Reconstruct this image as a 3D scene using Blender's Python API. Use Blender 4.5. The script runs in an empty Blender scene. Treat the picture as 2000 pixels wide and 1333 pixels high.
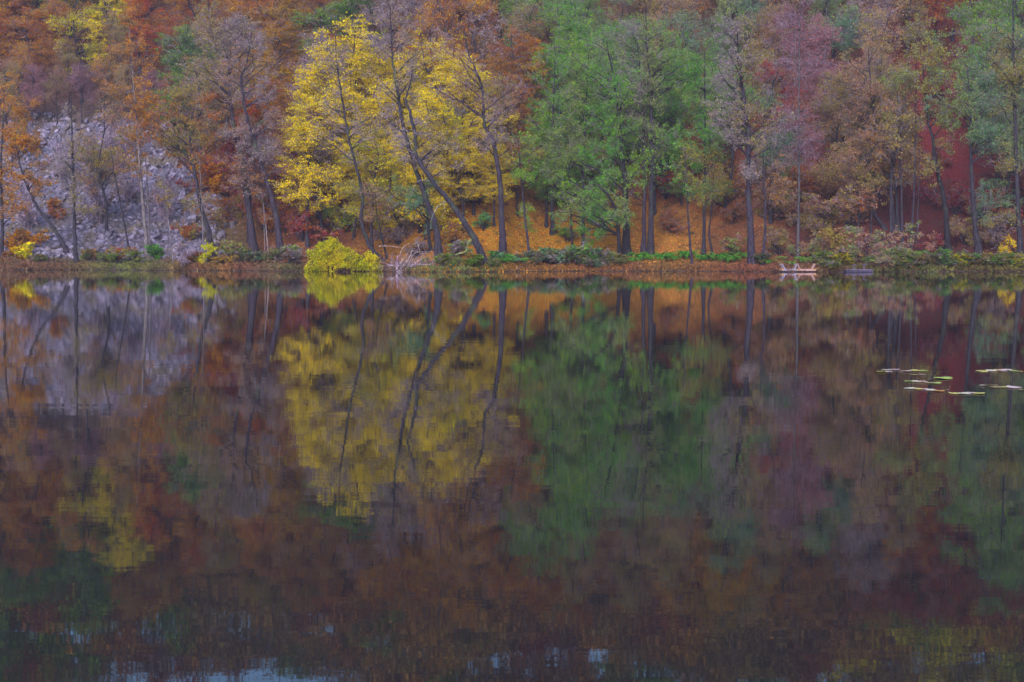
import bpy, bmesh, math, random
import numpy as np
from mathutils import Vector, noise as mnoise

S = bpy.context.scene
COL = S.collection
# ------------------------------------------------------------------ camera, sky, sun, exposure
F = 2750.0                      # focal length in pixels of the 2000 px wide photograph
CAMZ = 1.75
PITCH = math.atan(171.5 / F)    # horizon at row 495
cam_d = bpy.data.cameras.new('camera'); cam = bpy.data.objects.new('camera', cam_d); COL.objects.link(cam)
cam.location = (0, 0, CAMZ); cam.rotation_euler = (math.radians(90) - PITCH, 0, 0)
cam_d.sensor_width = 36.0; cam_d.lens = F / 2000 * 36.0
cam_d.clip_start = 0.1; cam_d.clip_end = 4000
S.camera = cam

SUN_EL, SUN_AZ = math.radians(29), math.radians(192)     # azimuth from +Y, clockwise: behind the camera
W = bpy.data.worlds.new('World'); S.world = W; W.use_nodes = True
wn = W.node_tree.nodes; wl = W.node_tree.links
sky = wn.new('ShaderNodeTexSky'); sky.sky_type = 'NISHITA'; sky.sun_disc = False
sky.sun_elevation = SUN_EL; sky.sun_rotation = SUN_AZ
sky.air_density = 1.0; sky.dust_density = 2.0; sky.ozone_density = 5.0
wl.new(sky.outputs[0], wn['Background'].inputs[0]); wn['Background'].inputs[1].default_value = 0.15
sun_d = bpy.data.lights.new('sun', 'SUN'); sun = bpy.data.objects.new('sun', sun_d); COL.objects.link(sun)
sun_d.energy = 1.5; sun_d.angle = math.radians(45); sun_d.color = (1.0, 0.92, 0.93)
sd = Vector((math.sin(SUN_AZ) * math.cos(SUN_EL), math.cos(SUN_AZ) * math.cos(SUN_EL), math.sin(SUN_EL)))
sun.rotation_euler = sd.to_track_quat('Z', 'Y').to_euler()
sun.location = (0, -20, 60)
S.view_settings.view_transform = 'Standard'; S.view_settings.look = 'None'
S.view_settings.exposure = 0.98; S.view_settings.gamma = 1.0
S.render.engine = 'CYCLES'
S.cycles.max_bounces = 5; S.cycles.diffuse_bounces = 2; S.cycles.glossy_bounces = 3
S.cycles.transmission_bounces = 2; S.cycles.transparent_max_bounces = 4; S.cycles.volume_bounces = 0
S.cycles.use_denoising = True; S.cycles.denoiser = 'OPENIMAGEDENOISE'
S.cycles.sample_clamp_indirect = 4.0

# ------------------------------------------------------------------ pixel rays and terrain
cp, sp = math.cos(PITCH), math.sin(PITCH)
def ray(px, py):
    u, v = (px - 1000) / F, -(py - 666.5) / F
    return np.array([u, cp + v * sp, -sp + v * cp])
def at_depth(px, py, Y):
    r = ray(px, py); t = Y / r[1]
    return np.array([r[0] * t, Y, CAMZ + r[2] * t])
def project(p):
    x, y, z = p[0], p[1], p[2] - CAMZ
    depth = y * cp - z * sp; up = y * sp + z * cp
    return 1000 + F * x / depth, 666.5 - F * up / depth
def at_water(px, py, z=0.0):
    r = ray(px, py); t = (z - CAMZ) / r[2]
    return np.array([r[0] * t, r[1] * t, z])
SH = np.array([(0, 528), (170, 527.5), (330, 528.5), (480, 529), (560, 530.5), (750, 530.5), (840, 532), (950, 531.5), (1100, 530),
               (1250, 530), (1400, 530.5), (1560, 531.5), (1700, 531.5), (1850, 531), (2000, 531)], float)
shd = CAMZ * F / (SH[:, 1] - 495)
shx = (SH[:, 0] - 1000) / F * shd
def shore(x):
    x = np.asarray(x, float)
    b = np.interp(x, shx, shd)
    return b + 0.45 * np.sin(x * .9) + 0.3 * np.sin(x * 2.1 + 1) + .18 * np.sin(x * 4.7 + 2)
def hgt(x, y):
    x = np.asarray(x, float); y = np.asarray(y, float)
    s = y - shore(x)
    out = np.where(s < 0, np.maximum(-2.6, .10 * s - .05 - .02 * s * s), 0)
    bank = .06 + .30 * np.clip(s / .8, 0, 1) + np.clip((s - .8) / 8.0, 0, 1) ** 1.15 * 1.15
    sl = .63 + .05 * np.sin(x * .045 + .6) - .07 * np.clip((x + 12) / 18, 0, 1) * np.clip((45 - x) / 18, 0, 1)
    t = np.clip(s - 7.5, 0, None)
    rise = sl * (t - 6 * (1 - np.exp(-t / 6)))
    crest = 74.5 + 3 * np.sin(x * .03 + .9) + np.clip(x, 0, 60) * .13
    rise = np.where(rise < crest - 6, rise, crest - 6 * np.exp(-np.clip(rise - crest + 6, 0, None) / 6.0))
    n = .35 * np.sin(x * .31 + y * .17) * np.sin(y * .27 + 1.3) + .22 * np.sin(x * .83 + 2 * np.sin(y * .4)) * np.sin(y * .71 + .5)
    n2 = .09 * np.sin(x * 2.1 + y * 1.3) * np.sin(y * 1.9 - x * .7)
    k = np.clip(s / 9, 0, 1)
    near = np.where(y < 4.5, np.clip((4.5 - y) * .18, 0, .35), 0)
    out = np.where(s >= 0, bank + rise + n * k * 1.2 + n2 * np.clip(s / 3, 0, 1), out)
    out = np.where(y < 12, np.maximum(out, -2.6 + (12 - y) * .34), out)
    return np.where(y < 4.5, np.minimum(out, .3), out)
def hit(px, py):
    r = ray(px, py)
    lo, hi = 126.0, 126.0
    while hi < 330:
        hi += 1.0
        p = r * (hi / r[1])
        if CAMZ + p[2] < float(hgt(p[0], hi)) and hi > float(shore(p[0])):
            break
        lo = hi
    for _ in range(18):
        m = .5 * (lo + hi); p = r * (m / r[1])
        if CAMZ + p[2] < float(hgt(p[0], m)): hi = m
        else: lo = m
    p = r * (hi / r[1])
    return np.array([p[0], hi, float(hgt(p[0], hi))])

# ------------------------------------------------------------------ materials
def mat(name):
    m = bpy.data.materials.new(name); m.use_nodes = True
    n, l = m.node_tree.nodes, m.node_tree.links
    n.clear()
    out = n.new('ShaderNodeOutputMaterial')
    return m, n, l, out
def node(n, t, **kw):
    o = n.new(t)
    for k, v in kw.items(): setattr(o, k, v)
    return o
def rgb_mix(n, l, fac, a, b, blend='MIX'):
    m = n.new('ShaderNodeMix'); m.data_type = 'RGBA'; m.blend_type = blend
    for sock, val in ((m.inputs[0], fac), (m.inputs[6], a), (m.inputs[7], b)):
        if hasattr(val, 'links'): l.new(val, sock)
        elif isinstance(val, (int, float)): sock.default_value = val
        else: sock.default_value = (*val[:3], 1)
    return m.outputs[2]

def leaf_material():
    m, n, l, out = mat('leaf')
    oi = n.new('ShaderNodeObjectInfo')
    b = node(n, 'ShaderNodeAttribute', attribute_type='OBJECT', attribute_name='leaf_b')
    v = node(n, 'ShaderNodeAttribute', attribute_name='v')
    w = node(n, 'ShaderNodeAttribute', attribute_name='w')
    ramp = n.new('ShaderNodeMapRange'); ramp.inputs[1].default_value = .35; ramp.inputs[2].default_value = .65
    l.new(w.outputs['Fac'], ramp.inputs[0])
    c = rgb_mix(n, l, ramp.outputs[0], oi.outputs['Color'], b.outputs['Color'])
    hs = n.new('ShaderNodeHueSaturation'); l.new(c, hs.inputs['Color']); hs.inputs['Saturation'].default_value = 1.2
    mh = n.new('ShaderNodeMapRange'); mh.inputs[3].default_value = .475; mh.inputs[4].default_value = .525; l.new(v.outputs['Fac'], mh.inputs[0])
    mv = n.new('ShaderNodeMapRange'); mv.inputs[3].default_value = .8; mv.inputs[4].default_value = 1.75
    mul = n.new('ShaderNodeMath'); mul.operation = 'MULTIPLY'; mul.inputs[1].default_value = 7.31; l.new(v.outputs['Fac'], mul.inputs[0])
    fr = n.new('ShaderNodeMath'); fr.operation = 'FRACT'; l.new(mul.outputs[0], fr.inputs[0]); l.new(fr.outputs[0], mv.inputs[0])
    l.new(mh.outputs[0], hs.inputs['Hue']); l.new(mv.outputs[0], hs.inputs['Value'])
    d = n.new('ShaderNodeBsdfPrincipled'); d.inputs['Roughness'].default_value = .6; d.inputs['Specular IOR Level'].default_value = .12
    t = n.new('ShaderNodeBsdfTranslucent')
    l.new(hs.outputs[0], d.inputs['Base Color']); l.new(hs.outputs[0], t.inputs['Color'])
    mx = n.new('ShaderNodeMixShader'); mx.inputs[0].default_value = .42
    l.new(d.outputs[0], mx.inputs[1]); l.new(t.outputs[0], mx.inputs[2]); l.new(mx.outputs[0], out.inputs[0])
    return m
def bark_material():
    m, n, l, out = mat('bark')
    oi = n.new('ShaderNodeObjectInfo'); tc = n.new('ShaderNodeTexCoord')
    mp = n.new('ShaderNodeMapping'); mp.inputs['Scale'].default_value = (5, 5, 1.3); l.new(tc.outputs['Object'], mp.inputs[0])
    nz = n.new('ShaderNodeTexNoise'); nz.inputs['Scale'].default_value = 1.6; nz.inputs['Detail'].default_value = 6; l.new(mp.outputs[0], nz.inputs[0])
    mr = n.new('ShaderNodeMapRange'); mr.inputs[1].default_value = .32; mr.inputs[2].default_value = .68; mr.inputs[3].default_value = .35; mr.inputs[4].default_value = 1.7; l.new(nz.outputs[0], mr.inputs[0])
    hs = n.new('ShaderNodeHueSaturation'); l.new(oi.outputs['Color'], hs.inputs['Color']); l.new(mr.outputs[0], hs.inputs['Value'])
    n2 = n.new('ShaderNodeTexNoise'); n2.inputs['Scale'].default_value = .55; n2.inputs['Detail'].default_value = 3; l.new(tc.outputs['Object'], n2.inputs[0])
    m2 = n.new('ShaderNodeMapRange'); m2.inputs[1].default_value = .56; m2.inputs[2].default_value = .7; m2.inputs[4].default_value = .55; l.new(n2.outputs[0], m2.inputs[0])
    c = rgb_mix(n, l, m2.outputs[0], hs.outputs[0], (.07, .10, .035))
    d = n.new('ShaderNodeBsdfPrincipled'); d.inputs['Roughness'].default_value = .9; d.inputs['Specular IOR Level'].default_value = .15
    bp = n.new('ShaderNodeBump'); bp.inputs['Strength'].default_value = .6; bp.inputs['Distance'].default_value = .05; l.new(nz.outputs[0], bp.inputs['Height'])
    l.new(c, d.inputs['Base Color']); l.new(bp.outputs[0], d.inputs['Normal']); l.new(d.outputs[0], out.inputs[0])
    return m
def plain(name, rough=.85):       # object colour with grain
    m, n, l, out = mat(name)
    oi = n.new('ShaderNodeObjectInfo'); tc = n.new('ShaderNodeTexCoord')
    nz = n.new('ShaderNodeTexNoise'); nz.inputs['Scale'].default_value = 3.0; nz.inputs['Detail'].default_value = 6; l.new(tc.outputs['Object'], nz.inputs[0])
    mr = n.new('ShaderNodeMapRange'); mr.inputs[1].default_value = .3; mr.inputs[2].default_value = .7; mr.inputs[3].default_value = .6; mr.inputs[4].default_value = 1.3; l.new(nz.outputs[0], mr.inputs[0])
    hs = n.new('ShaderNodeHueSaturation'); l.new(oi.outputs['Color'], hs.inputs['Color']); l.new(mr.outputs[0], hs.inputs['Value'])
    d = n.new('ShaderNodeBsdfPrincipled'); d.inputs['Roughness'].default_value = rough; d.inputs['Specular IOR Level'].default_value = .2
    bp = n.new('ShaderNodeBump'); bp.inputs['Strength'].default_value = .5; bp.inputs['Distance'].default_value = .03; l.new(nz.outputs[0], bp.inputs['Height'])
    l.new(hs.outputs[0], d.inputs['Base Color']); l.new(bp.outputs[0], d.inputs['Normal']); l.new(d.outputs[0], out.inputs[0])
    return m
def stone_material():
    m, n, l, out = mat('stone')
    geo = n.new('ShaderNodeNewGeometry'); oi = n.new('ShaderNodeObjectInfo'); v = node(n, 'ShaderNodeAttribute', attribute_name='v')
    nz = n.new('ShaderNodeTexNoise'); nz.inputs['Scale'].default_value = 2.2; nz.inputs['Detail'].default_value = 8; l.new(geo.outputs['Position'], nz.inputs[0])
    rmp = n.new('ShaderNodeValToRGB'); e = rmp.color_ramp.elements
    e[0].position = .32; e[0].color = (.06, .052, .075, 1); e[1].position = .68; e[1].color = (.285, .245, .35, 1); l.new(nz.outputs[0], rmp.inputs[0])
    ad = n.new('ShaderNodeMath'); ad.operation = 'ADD'; l.new(oi.outputs['Random'], ad.inputs[0]); l.new(v.outputs['Fac'], ad.inputs[1])
    fr = n.new('ShaderNodeMath'); fr.operation = 'FRACT'; l.new(ad.outputs[0], fr.inputs[0])
    mr = n.new('ShaderNodeMapRange'); mr.inputs[3].default_value = .5; mr.inputs[4].default_value = 1.45; l.new(fr.outputs[0], mr.inputs[0])
    hs = n.new('ShaderNodeHueSaturation'); l.new(rmp.outputs[0], hs.inputs['Color']); l.new(mr.outputs[0], hs.inputs['Value'])
    n2 = n.new('ShaderNodeTexNoise'); n2.inputs['Scale'].default_value = .35; n2.inputs['Detail'].default_value = 4; l.new(geo.outputs['Position'], n2.inputs[0])
    m2 = n.new('ShaderNodeMapRange'); m2.inputs[1].default_value = .5; m2.inputs[2].default_value = .68; m2.inputs[4].default_value = .75; l.new(n2.outputs[0], m2.inputs[0])
    c = rgb_mix(n, l, m2.outputs[0], hs.outputs[0], (.13, .10, .05))
    d = n.new('ShaderNodeBsdfPrincipled'); d.inputs['Roughness'].default_value = .85; d.inputs['Specular IOR Level'].default_value = .25
    bp = n.new('ShaderNodeBump'); bp.inputs['Strength'].default_value = .7; bp.inputs['Distance'].default_value = .06; l.new(nz.outputs[0], bp.inputs['Height'])
    l.new(c, d.inputs['Base Color']); l.new(bp.outputs[0], d.inputs['Normal']); l.new(d.outputs[0], out.inputs[0])
    return m
def ground_material():
    m, n, l, out = mat('forest_floor')
    geo = n.new('ShaderNodeNewGeometry'); ca = node(n, 'ShaderNodeAttribute', attribute_name='litter')
    nz = n.new('ShaderNodeTexNoise'); nz.inputs['Scale'].default_value = 5.5; nz.inputs['Detail'].default_value = 8; nz.inputs['Roughness'].default_value = .7; l.new(geo.outputs['Position'], nz.inputs[0])
    vo = n.new('ShaderNodeTexVoronoi'); vo.inputs['Scale'].default_value = 7.0; l.new(geo.outputs['Position'], vo.inputs[0])
    mr = n.new('ShaderNodeMapRange'); mr.inputs[1].default_value = .3; mr.inputs[2].default_value = .7; mr.inputs[3].default_value = .35; mr.inputs[4].default_value = 1.5; l.new(nz.outputs[0], mr.inputs[0])
    sep = n.new('ShaderNodeSeparateColor'); l.new(vo.outputs['Color'], sep.inputs[0])
    mh = n.new('ShaderNodeMapRange'); mh.inputs[3].default_value = .47; mh.inputs[4].default_value = .53; l.new(sep.outputs[0], mh.inputs[0])
    hs = n.new('ShaderNodeHueSaturation'); l.new(ca.outputs['Color'], hs.inputs['Color']); l.new(mr.outputs[0], hs.inputs['Value']); l.new(mh.outputs[0], hs.inputs['Hue'])
    n2 = n.new('ShaderNodeTexNoise'); n2.inputs['Scale'].default_value = .9; n2.inputs['Detail'].default_value = 7; n2.inputs['Roughness'].default_value = .65; l.new(geo.outputs['Position'], n2.inputs[0])
    m2 = n.new('ShaderNodeMapRange'); m2.inputs[1].default_value = .5; m2.inputs[2].default_value = .66; m2.inputs[4].default_value = .85; l.new(n2.outputs[0], m2.inputs[0])
    gcol = rgb_mix(n, l, m2.outputs[0], hs.outputs[0], (.055, .038, .026))
    d = n.new('ShaderNodeBsdfPrincipled'); d.inputs['Roughness'].default_value = .9; d.inputs['Specular IOR Level'].default_value = .15
    bp = n.new('ShaderNodeBump'); bp.inputs['Strength'].default_value = .9; bp.inputs['Distance'].default_value = .12; l.new(nz.outputs[0], bp.inputs['Height'])
    l.new(gcol, d.inputs['Base Color']); l.new(bp.outputs[0], d.inputs['Normal']); l.new(d.outputs[0], out.inputs[0])
    return m
def water_material():
    m, n, l, out = mat('lake_water')
    geo = n.new('ShaderNodeNewGeometry')
    mp = n.new('ShaderNodeMapping'); mp.inputs['Scale'].default_value = (.45, 1.6, 1); l.new(geo.outputs['Position'], mp.inputs[0])
    a = n.new('ShaderNodeTexNoise'); a.inputs['Scale'].default_value = 1.1; a.inputs['Detail'].default_value = 4; l.new(mp.outputs[0], a.inputs[0])
    mp2 = n.new('ShaderNodeMapping'); mp2.inputs['Scale'].default_value = (.12, .3, 1); l.new(geo.outputs['Position'], mp2.inputs[0])
    b = n.new('ShaderNodeTexNoise'); b.inputs['Scale'].default_value = 1.0; b.inputs['Detail'].default_value = 2; l.new(mp2.outputs[0], b.inputs[0])
    bp = n.new('ShaderNodeBump'); bp.inputs['Strength'].default_value = 1.0; bp.inputs['Distance'].default_value = .0011; l.new(a.outputs[0], bp.inputs['Height'])
    b2 = n.new('ShaderNodeBump'); b2.inputs['Strength'].default_value = 1.0; b2.inputs['Distance'].default_value = .0016; l.new(b.outputs[0], b2.inputs['Height']); l.new(bp.outputs[0], b2.inputs['Normal'])
    d = n.new('ShaderNodeBsdfPrincipled'); d.inputs['Base Color'].default_value = (.010, .012, .014, 1)
    d.inputs['Roughness'].default_value = .018; d.inputs['IOR'].default_value = 1.36
    l.new(b2.outputs[0], d.inputs['Normal']); l.new(d.outputs[0], out.inputs[0])
    return m
LEAF, BARK, WOOD, STONE = leaf_material(), bark_material(), plain('weathered_wood'), stone_material()
GROUND, WATER = ground_material(), water_material()

# ------------------------------------------------------------------ mesh helpers
def mesh_np(name, verts, faces, mats, fattr=None, smooth=True, mat_idx=None):
    """verts (n,3); faces: list of (m,k) int arrays"""
    me = bpy.data.meshes.new(name)
    verts = np.ascontiguousarray(verts, np.float32)
    loops = np.concatenate([f.ravel() for f in faces]).astype(np.int32)
    tot = np.concatenate([np.full(len(f), f.shape[1], np.int32) for f in faces])
    st = np.concatenate([[0], np.cumsum(tot)[:-1]]).astype(np.int32)
    me.vertices.add(len(verts)); me.loops.add(len(loops)); me.polygons.add(len(tot))
    me.vertices.foreach_set('co', verts.ravel())
    me.loops.foreach_set('vertex_index', loops)
    me.polygons.foreach_set('loop_start', st)
    me.polygons.foreach_set('use_smooth', np.full(len(tot), smooth))
    for m in mats: me.materials.append(m)
    if mat_idx is not None: me.polygons.foreach_set('material_index', mat_idx.astype(np.int32))
    for k, v in (fattr or {}).items():
        if v.ndim == 1:
            a = me.attributes.new(k, 'FLOAT', 'FACE'); a.data.foreach_set('value', v.astype(np.float32))
        else:
            a = me.attributes.new(k, 'FLOAT_COLOR', 'FACE'); a.data.foreach_set('color', np.hstack([v, np.ones((len(v), 1))]).astype(np.float32).ravel())
    me.update(); me.validate()
    return me
def link(name, me, parent=None, color=None, leaf_b=None):
    o = bpy.data.objects.new(name, me); COL.objects.link(o)
    if parent is not None: o.parent = parent
    if color is not None: o.color = (*color, 1)
    if leaf_b is not None: o['leaf_b'] = list(leaf_b)
    return o
def tag(o, label=None, category=None, group=None, kind=None):
    if label: o['label'] = label
    if category: o['category'] = category
    if group: o['group'] = group
    if kind: o['kind'] = kind
    return o
def empty(name, loc):
    o = bpy.data.objects.new(name, None); COL.objects.link(o); o.location = [float(c) for c in loc]
    o.empty_display_size = .3
    return o
def norm(a): return a / np.maximum(np.linalg.norm(a, axis=-1, keepdims=True), 1e-9)
def tubes(pts, rad, sides):
    """pts (n,k,3), rad (n,k) -> verts, quad faces"""
    n, k, _ = pts.shape
    d = norm(pts[:, -1] - pts[:, 0])
    ref = np.where(np.abs(d[:, 2:3]) > .8, np.array([[1., 0, 0]]), np.array([[0, 0, 1.]]))
    u = norm(np.cross(d, ref)); w = np.cross(d, u)
    a = np.arange(sides) * 2 * math.pi / sides
    ring = u[:, None, :] * np.cos(a)[None, :, None] + w[:, None, :] * np.sin(a)[None, :, None]
    V = pts[:, :, None, :] + ring[:, None] * rad[:, :, None, None]
    base = (np.arange(n) * k * sides)[:, None, None] + (np.arange(k - 1) * sides)[None, :, None]
    j = np.arange(sides)[None, None, :]; j2 = (j + 1) % sides
    f = np.stack([base + j, base + j2, base + sides + j2, base + sides + j], -1).reshape(-1, 4)
    return V.reshape(-1, 3), f
def merge(parts):
    vs, fs, o = [], [], 0
    for v, f in parts:
        vs.append(v); fs.append(f + o); o += len(v)
    return np.concatenate(vs), fs
def spline(pts, per=5):
    pts = np.asarray(pts, float)
    P = np.vstack([2 * pts[0] - pts[1], pts, 2 * pts[-1] - pts[-2]])
    out = []
    for i in range(1, len(P) - 2):
        for t in np.arange(per) / per:
            out.append(.5 * ((2 * P[i]) + (-P[i - 1] + P[i + 1]) * t + (2 * P[i - 1] - 5 * P[i] + 4 * P[i + 1] - P[i + 2]) * t * t + (-P[i - 1] + 3 * P[i] - 3 * P[i + 1] + P[i + 2]) * t ** 3))
    out.append(pts[-1])
    return np.array(out)
def grow(rng, start, d, L, k, wig, up):
    n = len(start); pts = np.empty((n, k + 1, 3)); pts[:, 0] = start; dd = norm(d)
    for i in range(k):
        dd = norm(dd + rng.normal(0, wig, (n, 3)) + np.array([0, 0, up]))
        pts[:, i + 1] = pts[:, i] + dd * (L / k)[:, None]
    return pts
def spawn(rng, pts, m, t0, t1, ang):
    n, k, _ = pts.shape
    t = rng.uniform(t0, t1, (n, m)) * (k - 1)
    i = np.minimum(t.astype(int), k - 2); f = (t - i)[..., None]
    r = np.arange(n)[:, None]
    a, b = pts[r, i], pts[r, i + 1]
    p = a + (b - a) * f; d = norm(b - a)
    q = norm(np.cross(d, rng.normal(size=d.shape)))
    an = rng.normal(ang, .22, (n, m))[..., None]
    return p.reshape(-1, 3), norm(d * np.cos(an) + q * np.sin(an)).reshape(-1, 3), (t / (k - 1)).reshape(-1)
def leaves_mesh(rng, P, size, flat, w=None, name='crown'):
    n = len(P)
    nr = norm(rng.normal(size=(n, 3)) * np.array([1, 1, 1]) + np.array([0, -.25, flat]))
    u = norm(np.cross(nr, rng.normal(size=(n, 3)))); v = np.cross(nr, u)
    s = size * rng.uniform(.65, 1.35, (n, 1))
    V = np.stack([P + u * s * .62, P + v * s * .36 + nr * s * .08, P - u * s * .62, P - v * s * .36 + nr * s * .08], 1).reshape(-1, 3)
    f = np.arange(4 * n).reshape(-1, 4)
    if w is None: w = rng.random(n)
    return mesh_np(name, V, [f], [LEAF], {'v': rng.random(n), 'w': w}, smooth=False)

def tree_meshes(seed, trunk, r0, ells, nlimb=14, nsub=6, ntwig=5, nfine=3, nleaf=5000, leaf=.15, flat=.5,
                tier=0.0, up=.05, sublen=.42, top_r=.15, stems=None, wscale=.35, twig_r=1.0):
    """trunk: polyline (local metres). ells: [(centre, radii, weight)]. returns trunk, branches, crown meshes"""
    rng = np.random.default_rng(seed)
    T = spline(trunk, 6)
    T[1:-1] += rng.normal(0, r0 * .10, (len(T) - 2, 3)) * np.array([1, 1, .2])
    tt = np.linspace(0, 1, len(T))
    R = r0 * ((1 - tt) * (1 - top_r) + top_r) * (1 + .75 * np.exp(-tt * 26))
    T0 = T.copy(); T0[0, 2] -= .5 if len(trunk) else 0
    parts = [tubes(T0[None], R[None], 10)]
    for st in (stems or []):
        Q = spline(st[0], 5); q = np.linspace(0, 1, len(Q))
        parts.append(tubes(Q[None], (st[1] * (1 - .8 * q))[None], 7))
    wts = np.array([e[2] for e in ells], float); wts /= wts.sum()
    ci = rng.choice(len(ells), nlimb, p=wts)
    C = np.array([ells[i][0] for i in ci]); RR = np.array([ells[i][1] for i in ci])
    q = norm(rng.normal(size=(nlimb, 3))) * (rng.uniform(.25, 1, (nlimb, 1)) ** .5) * .82
    tgt = C + q * RR
    # attach limbs to the trunk somewhat below their target
    lim = []
    rad = []
    for g in tgt:
        hd = np.linalg.norm(T[:, :2] - g[:2], axis=1)
        want = g[2] - (.25 + .5 * rng.random()) * hd - .3
        cost = np.abs(T[:, 2] - want) + .35 * hd
        cost[: max(1, int(len(T) * .12))] += 3
        i = int(np.argmin(cost))
        a = T[i]; L = np.linalg.norm(g - a)
        mid = a + (g - a) * .5 + np.array([0, 0, L * rng.uniform(-.02, .16)]) + rng.normal(0, L * .06, 3)
        t = np.linspace(0, 1, 7)[:, None]
        c = a * (1 - t) ** 2 + 2 * mid * t * (1 - t) + g * t * t
        c[1:] += rng.normal(0, L * .018, (6, 3))
        lim.append(c); rad.append(min(R[i] * .6, .018 * L + .02))
    lim = np.array(lim); rad = np.array(rad)
    parts.append(tubes(lim, rad[:, None] * np.linspace(1, .22, 7)[None], 5))
    v, f = merge(parts)
    trunk_me = mesh_np('trunk', v, f, [BARK])
    span = float(np.mean([np.mean(e[1]) for e in ells]))
    br = []
    s, d, t = spawn(rng, lim, nsub, .25, 1.0, .85)
    L = span * sublen * rng.uniform(.6, 1.3, len(s)) * (1.15 - .4 * t)
    if tier: d = norm(d * np.array([1, 1, 1 - tier]))
    sub = grow(rng, s, d, L, 4, .16, up)
    br.append(tubes(sub, np.clip(L * .010, .012, .05)[:, None] * np.linspace(1, .4, 5)[None] * twig_r, 4))
    s, d, t = spawn(rng, sub, ntwig, .15, 1.0, .75)
    L = span * sublen * .5 * rng.uniform(.5, 1.3, len(s))
    if tier: d = norm(d * np.array([1, 1, 1 - tier]))
    tw = grow(rng, s, d, L, 2, .22, up * .8)
    br.append(tubes(tw, np.full((len(tw), 3), .0095) * np.linspace(1.25, .6, 3)[None] * twig_r, 3))
    src = tw
    if nfine:
        s, d, t = spawn(rng, tw, nfine, .2, 1.0, .7)
        L = span * sublen * .26 * rng.uniform(.5, 1.3, len(s))
        fi = grow(rng, s, d, L, 1, .22, up * .5)
        br.append(tubes(fi, np.full((len(fi), 2), .0065) * np.linspace(1.2, .6, 2)[None] * twig_r, 3))
        src = fi
    v, f = merge(br)
    br_me = mesh_np('branches', v, f, [BARK])
    # leaves along the finest twigs, patchy so that gaps stay
    dens = rng.gamma(.8, 1.0, len(src)); dens /= dens.sum()
    k = rng.choice(len(src), nleaf, p=dens)
    t = rng.uniform(.1, 1.05, nleaf) * (src.shape[1] - 1)
    i = np.minimum(t.astype(int), src.shape[1] - 2); fr = (t - i)[:, None]
    P = src[k, i] + (src[k, i + 1] - src[k, i]) * fr
    j = rng.normal(0, span * .035 + leaf * .4, (nleaf, 3)); j[:, 2] *= (1 - .8 * tier)
    P = P + j
    ph = rng.uniform(0, 6, 3)
    w = .5 + .28 * (np.sin(P[:, 0] / span * 2.6 + ph[0]) + np.sin(P[:, 2] / span * 3.1 + ph[1]) * np.sin(P[:, 1] / span * 2.2 + ph[2])) + rng.normal(0, wscale * .5, nleaf)
    leaf_me = leaves_mesh(rng, P, leaf, flat, np.clip(w, 0, 1))
    return trunk_me, br_me, leaf_me
def place(name, loc, meshes, bark, leafA, leafB, label, category='tree', group=None, rz=0, sc=1, twig=None, pn=('trunk', 'branches', 'crown')):
    t = empty(name, loc); t.rotation_euler = (0, 0, rz); t.scale = (sc, sc, sc)
    tag(t, label, category, group)
    link(pn[0], meshes[0], t, bark)
    c = link(pn[2], meshes[2], t, leafA, leafB)
    link(pn[1], meshes[1], t, twig or bark)
    return t

# colours (linear, real-world)
Y, YO, YG = (.80, .61, .004), (.58, .36, .03), (.42, .40, .03)
G, G2, BG, DG = (.12, .26, .065), (.19, .30, .06), (.11, .20, .11), (.05, .10, .035)
OL, OLG, GP = (.27, .22, .075), (.20, .25, .085), (.24, .20, .20)
RU, OR, RD, BR, PK, PU, MA = (.32, .13, .055), (.46, .22, .045), (.37, .085, .05), (.29, .17, .085), (.33, .195, .135), (.21, .105, .135), (.19, .04, .045)
BK, BKD, BKP, BKM = (.032, .027, .038), (.020, .017, .022), (.15, .125, .14), (.036, .027, .042)
TW, TWP = (.23, .19, .225), (.28, .20, .27)

# ------------------------------------------------------------------ the setting: terrain, lake
LIT = [(0, 500, (0.149, 0.097, 0.052)), (200, 480, (0.104, 0.082, 0.074)), (430, 480, (0.149, 0.097, 0.044)), (560, 470, (0.223, 0.082, 0.030)), (640, 440, (0.163, 0.052, 0.030)),
       (760, 440, (0.253, 0.112, 0.014)), (860, 470, (0.342, 0.142, 0.014)), (980, 460, (0.432, 0.186, 0.011)), (1100, 460, (0.446, 0.200, 0.011)), (1320, 470, (0.386, 0.163, 0.023)),
       (1450, 470, (0.268, 0.097, 0.037)), (1600, 470, (0.130, 0.042, 0.030)), (1800, 440, (0.098, 0.016, 0.016)), (1950, 470, (0.089, 0.026, 0.018)),
       (1850, 300, (0.152, 0.016, 0.016)), (1550, 280, (0.202, 0.054, 0.030)), (1330, 330, (0.268, 0.082, 0.037)), (1050, 380, (0.312, 0.134, 0.023)), (800, 300, (0.209, 0.112, 0.023)),
       (550, 300, (0.268, 0.074, 0.037)), (430, 350, (0.253, 0.097, 0.037)), (200, 300, (0.112, 0.089, 0.089)), (100, 100, (0.119, 0.052, 0.044)), (450, 100, (0.193, 0.074, 0.037)),
       (950, 100, (0.179, 0.089, 0.037)), (1500, 100, (0.143, 0.059, 0.030)), (1830, 100, (0.152, 0.022, 0.018)), (1000, -100, (0.179, 0.082, 0.037))]
def proj_np(x, y, z):
    zz = z - CAMZ; dp = y * cp - zz * sp; up = y * sp + zz * cp
    dp = np.maximum(dp, 1.0)
    return 1000 + F * x / dp, 666.5 - F * up / dp
def litter(x, y, z):
    px, py = proj_np(x, y, z)
    W_, Cc = 0, 0
    for bx, by, c in LIT:
        w = 1 / (((px - bx) / 110) ** 2 + ((py - by) / 60) ** 2 + .15) ** 2
        W_ = W_ + w; Cc = Cc + w[..., None] * np.array(c)
    return Cc / W_[..., None]
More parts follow.
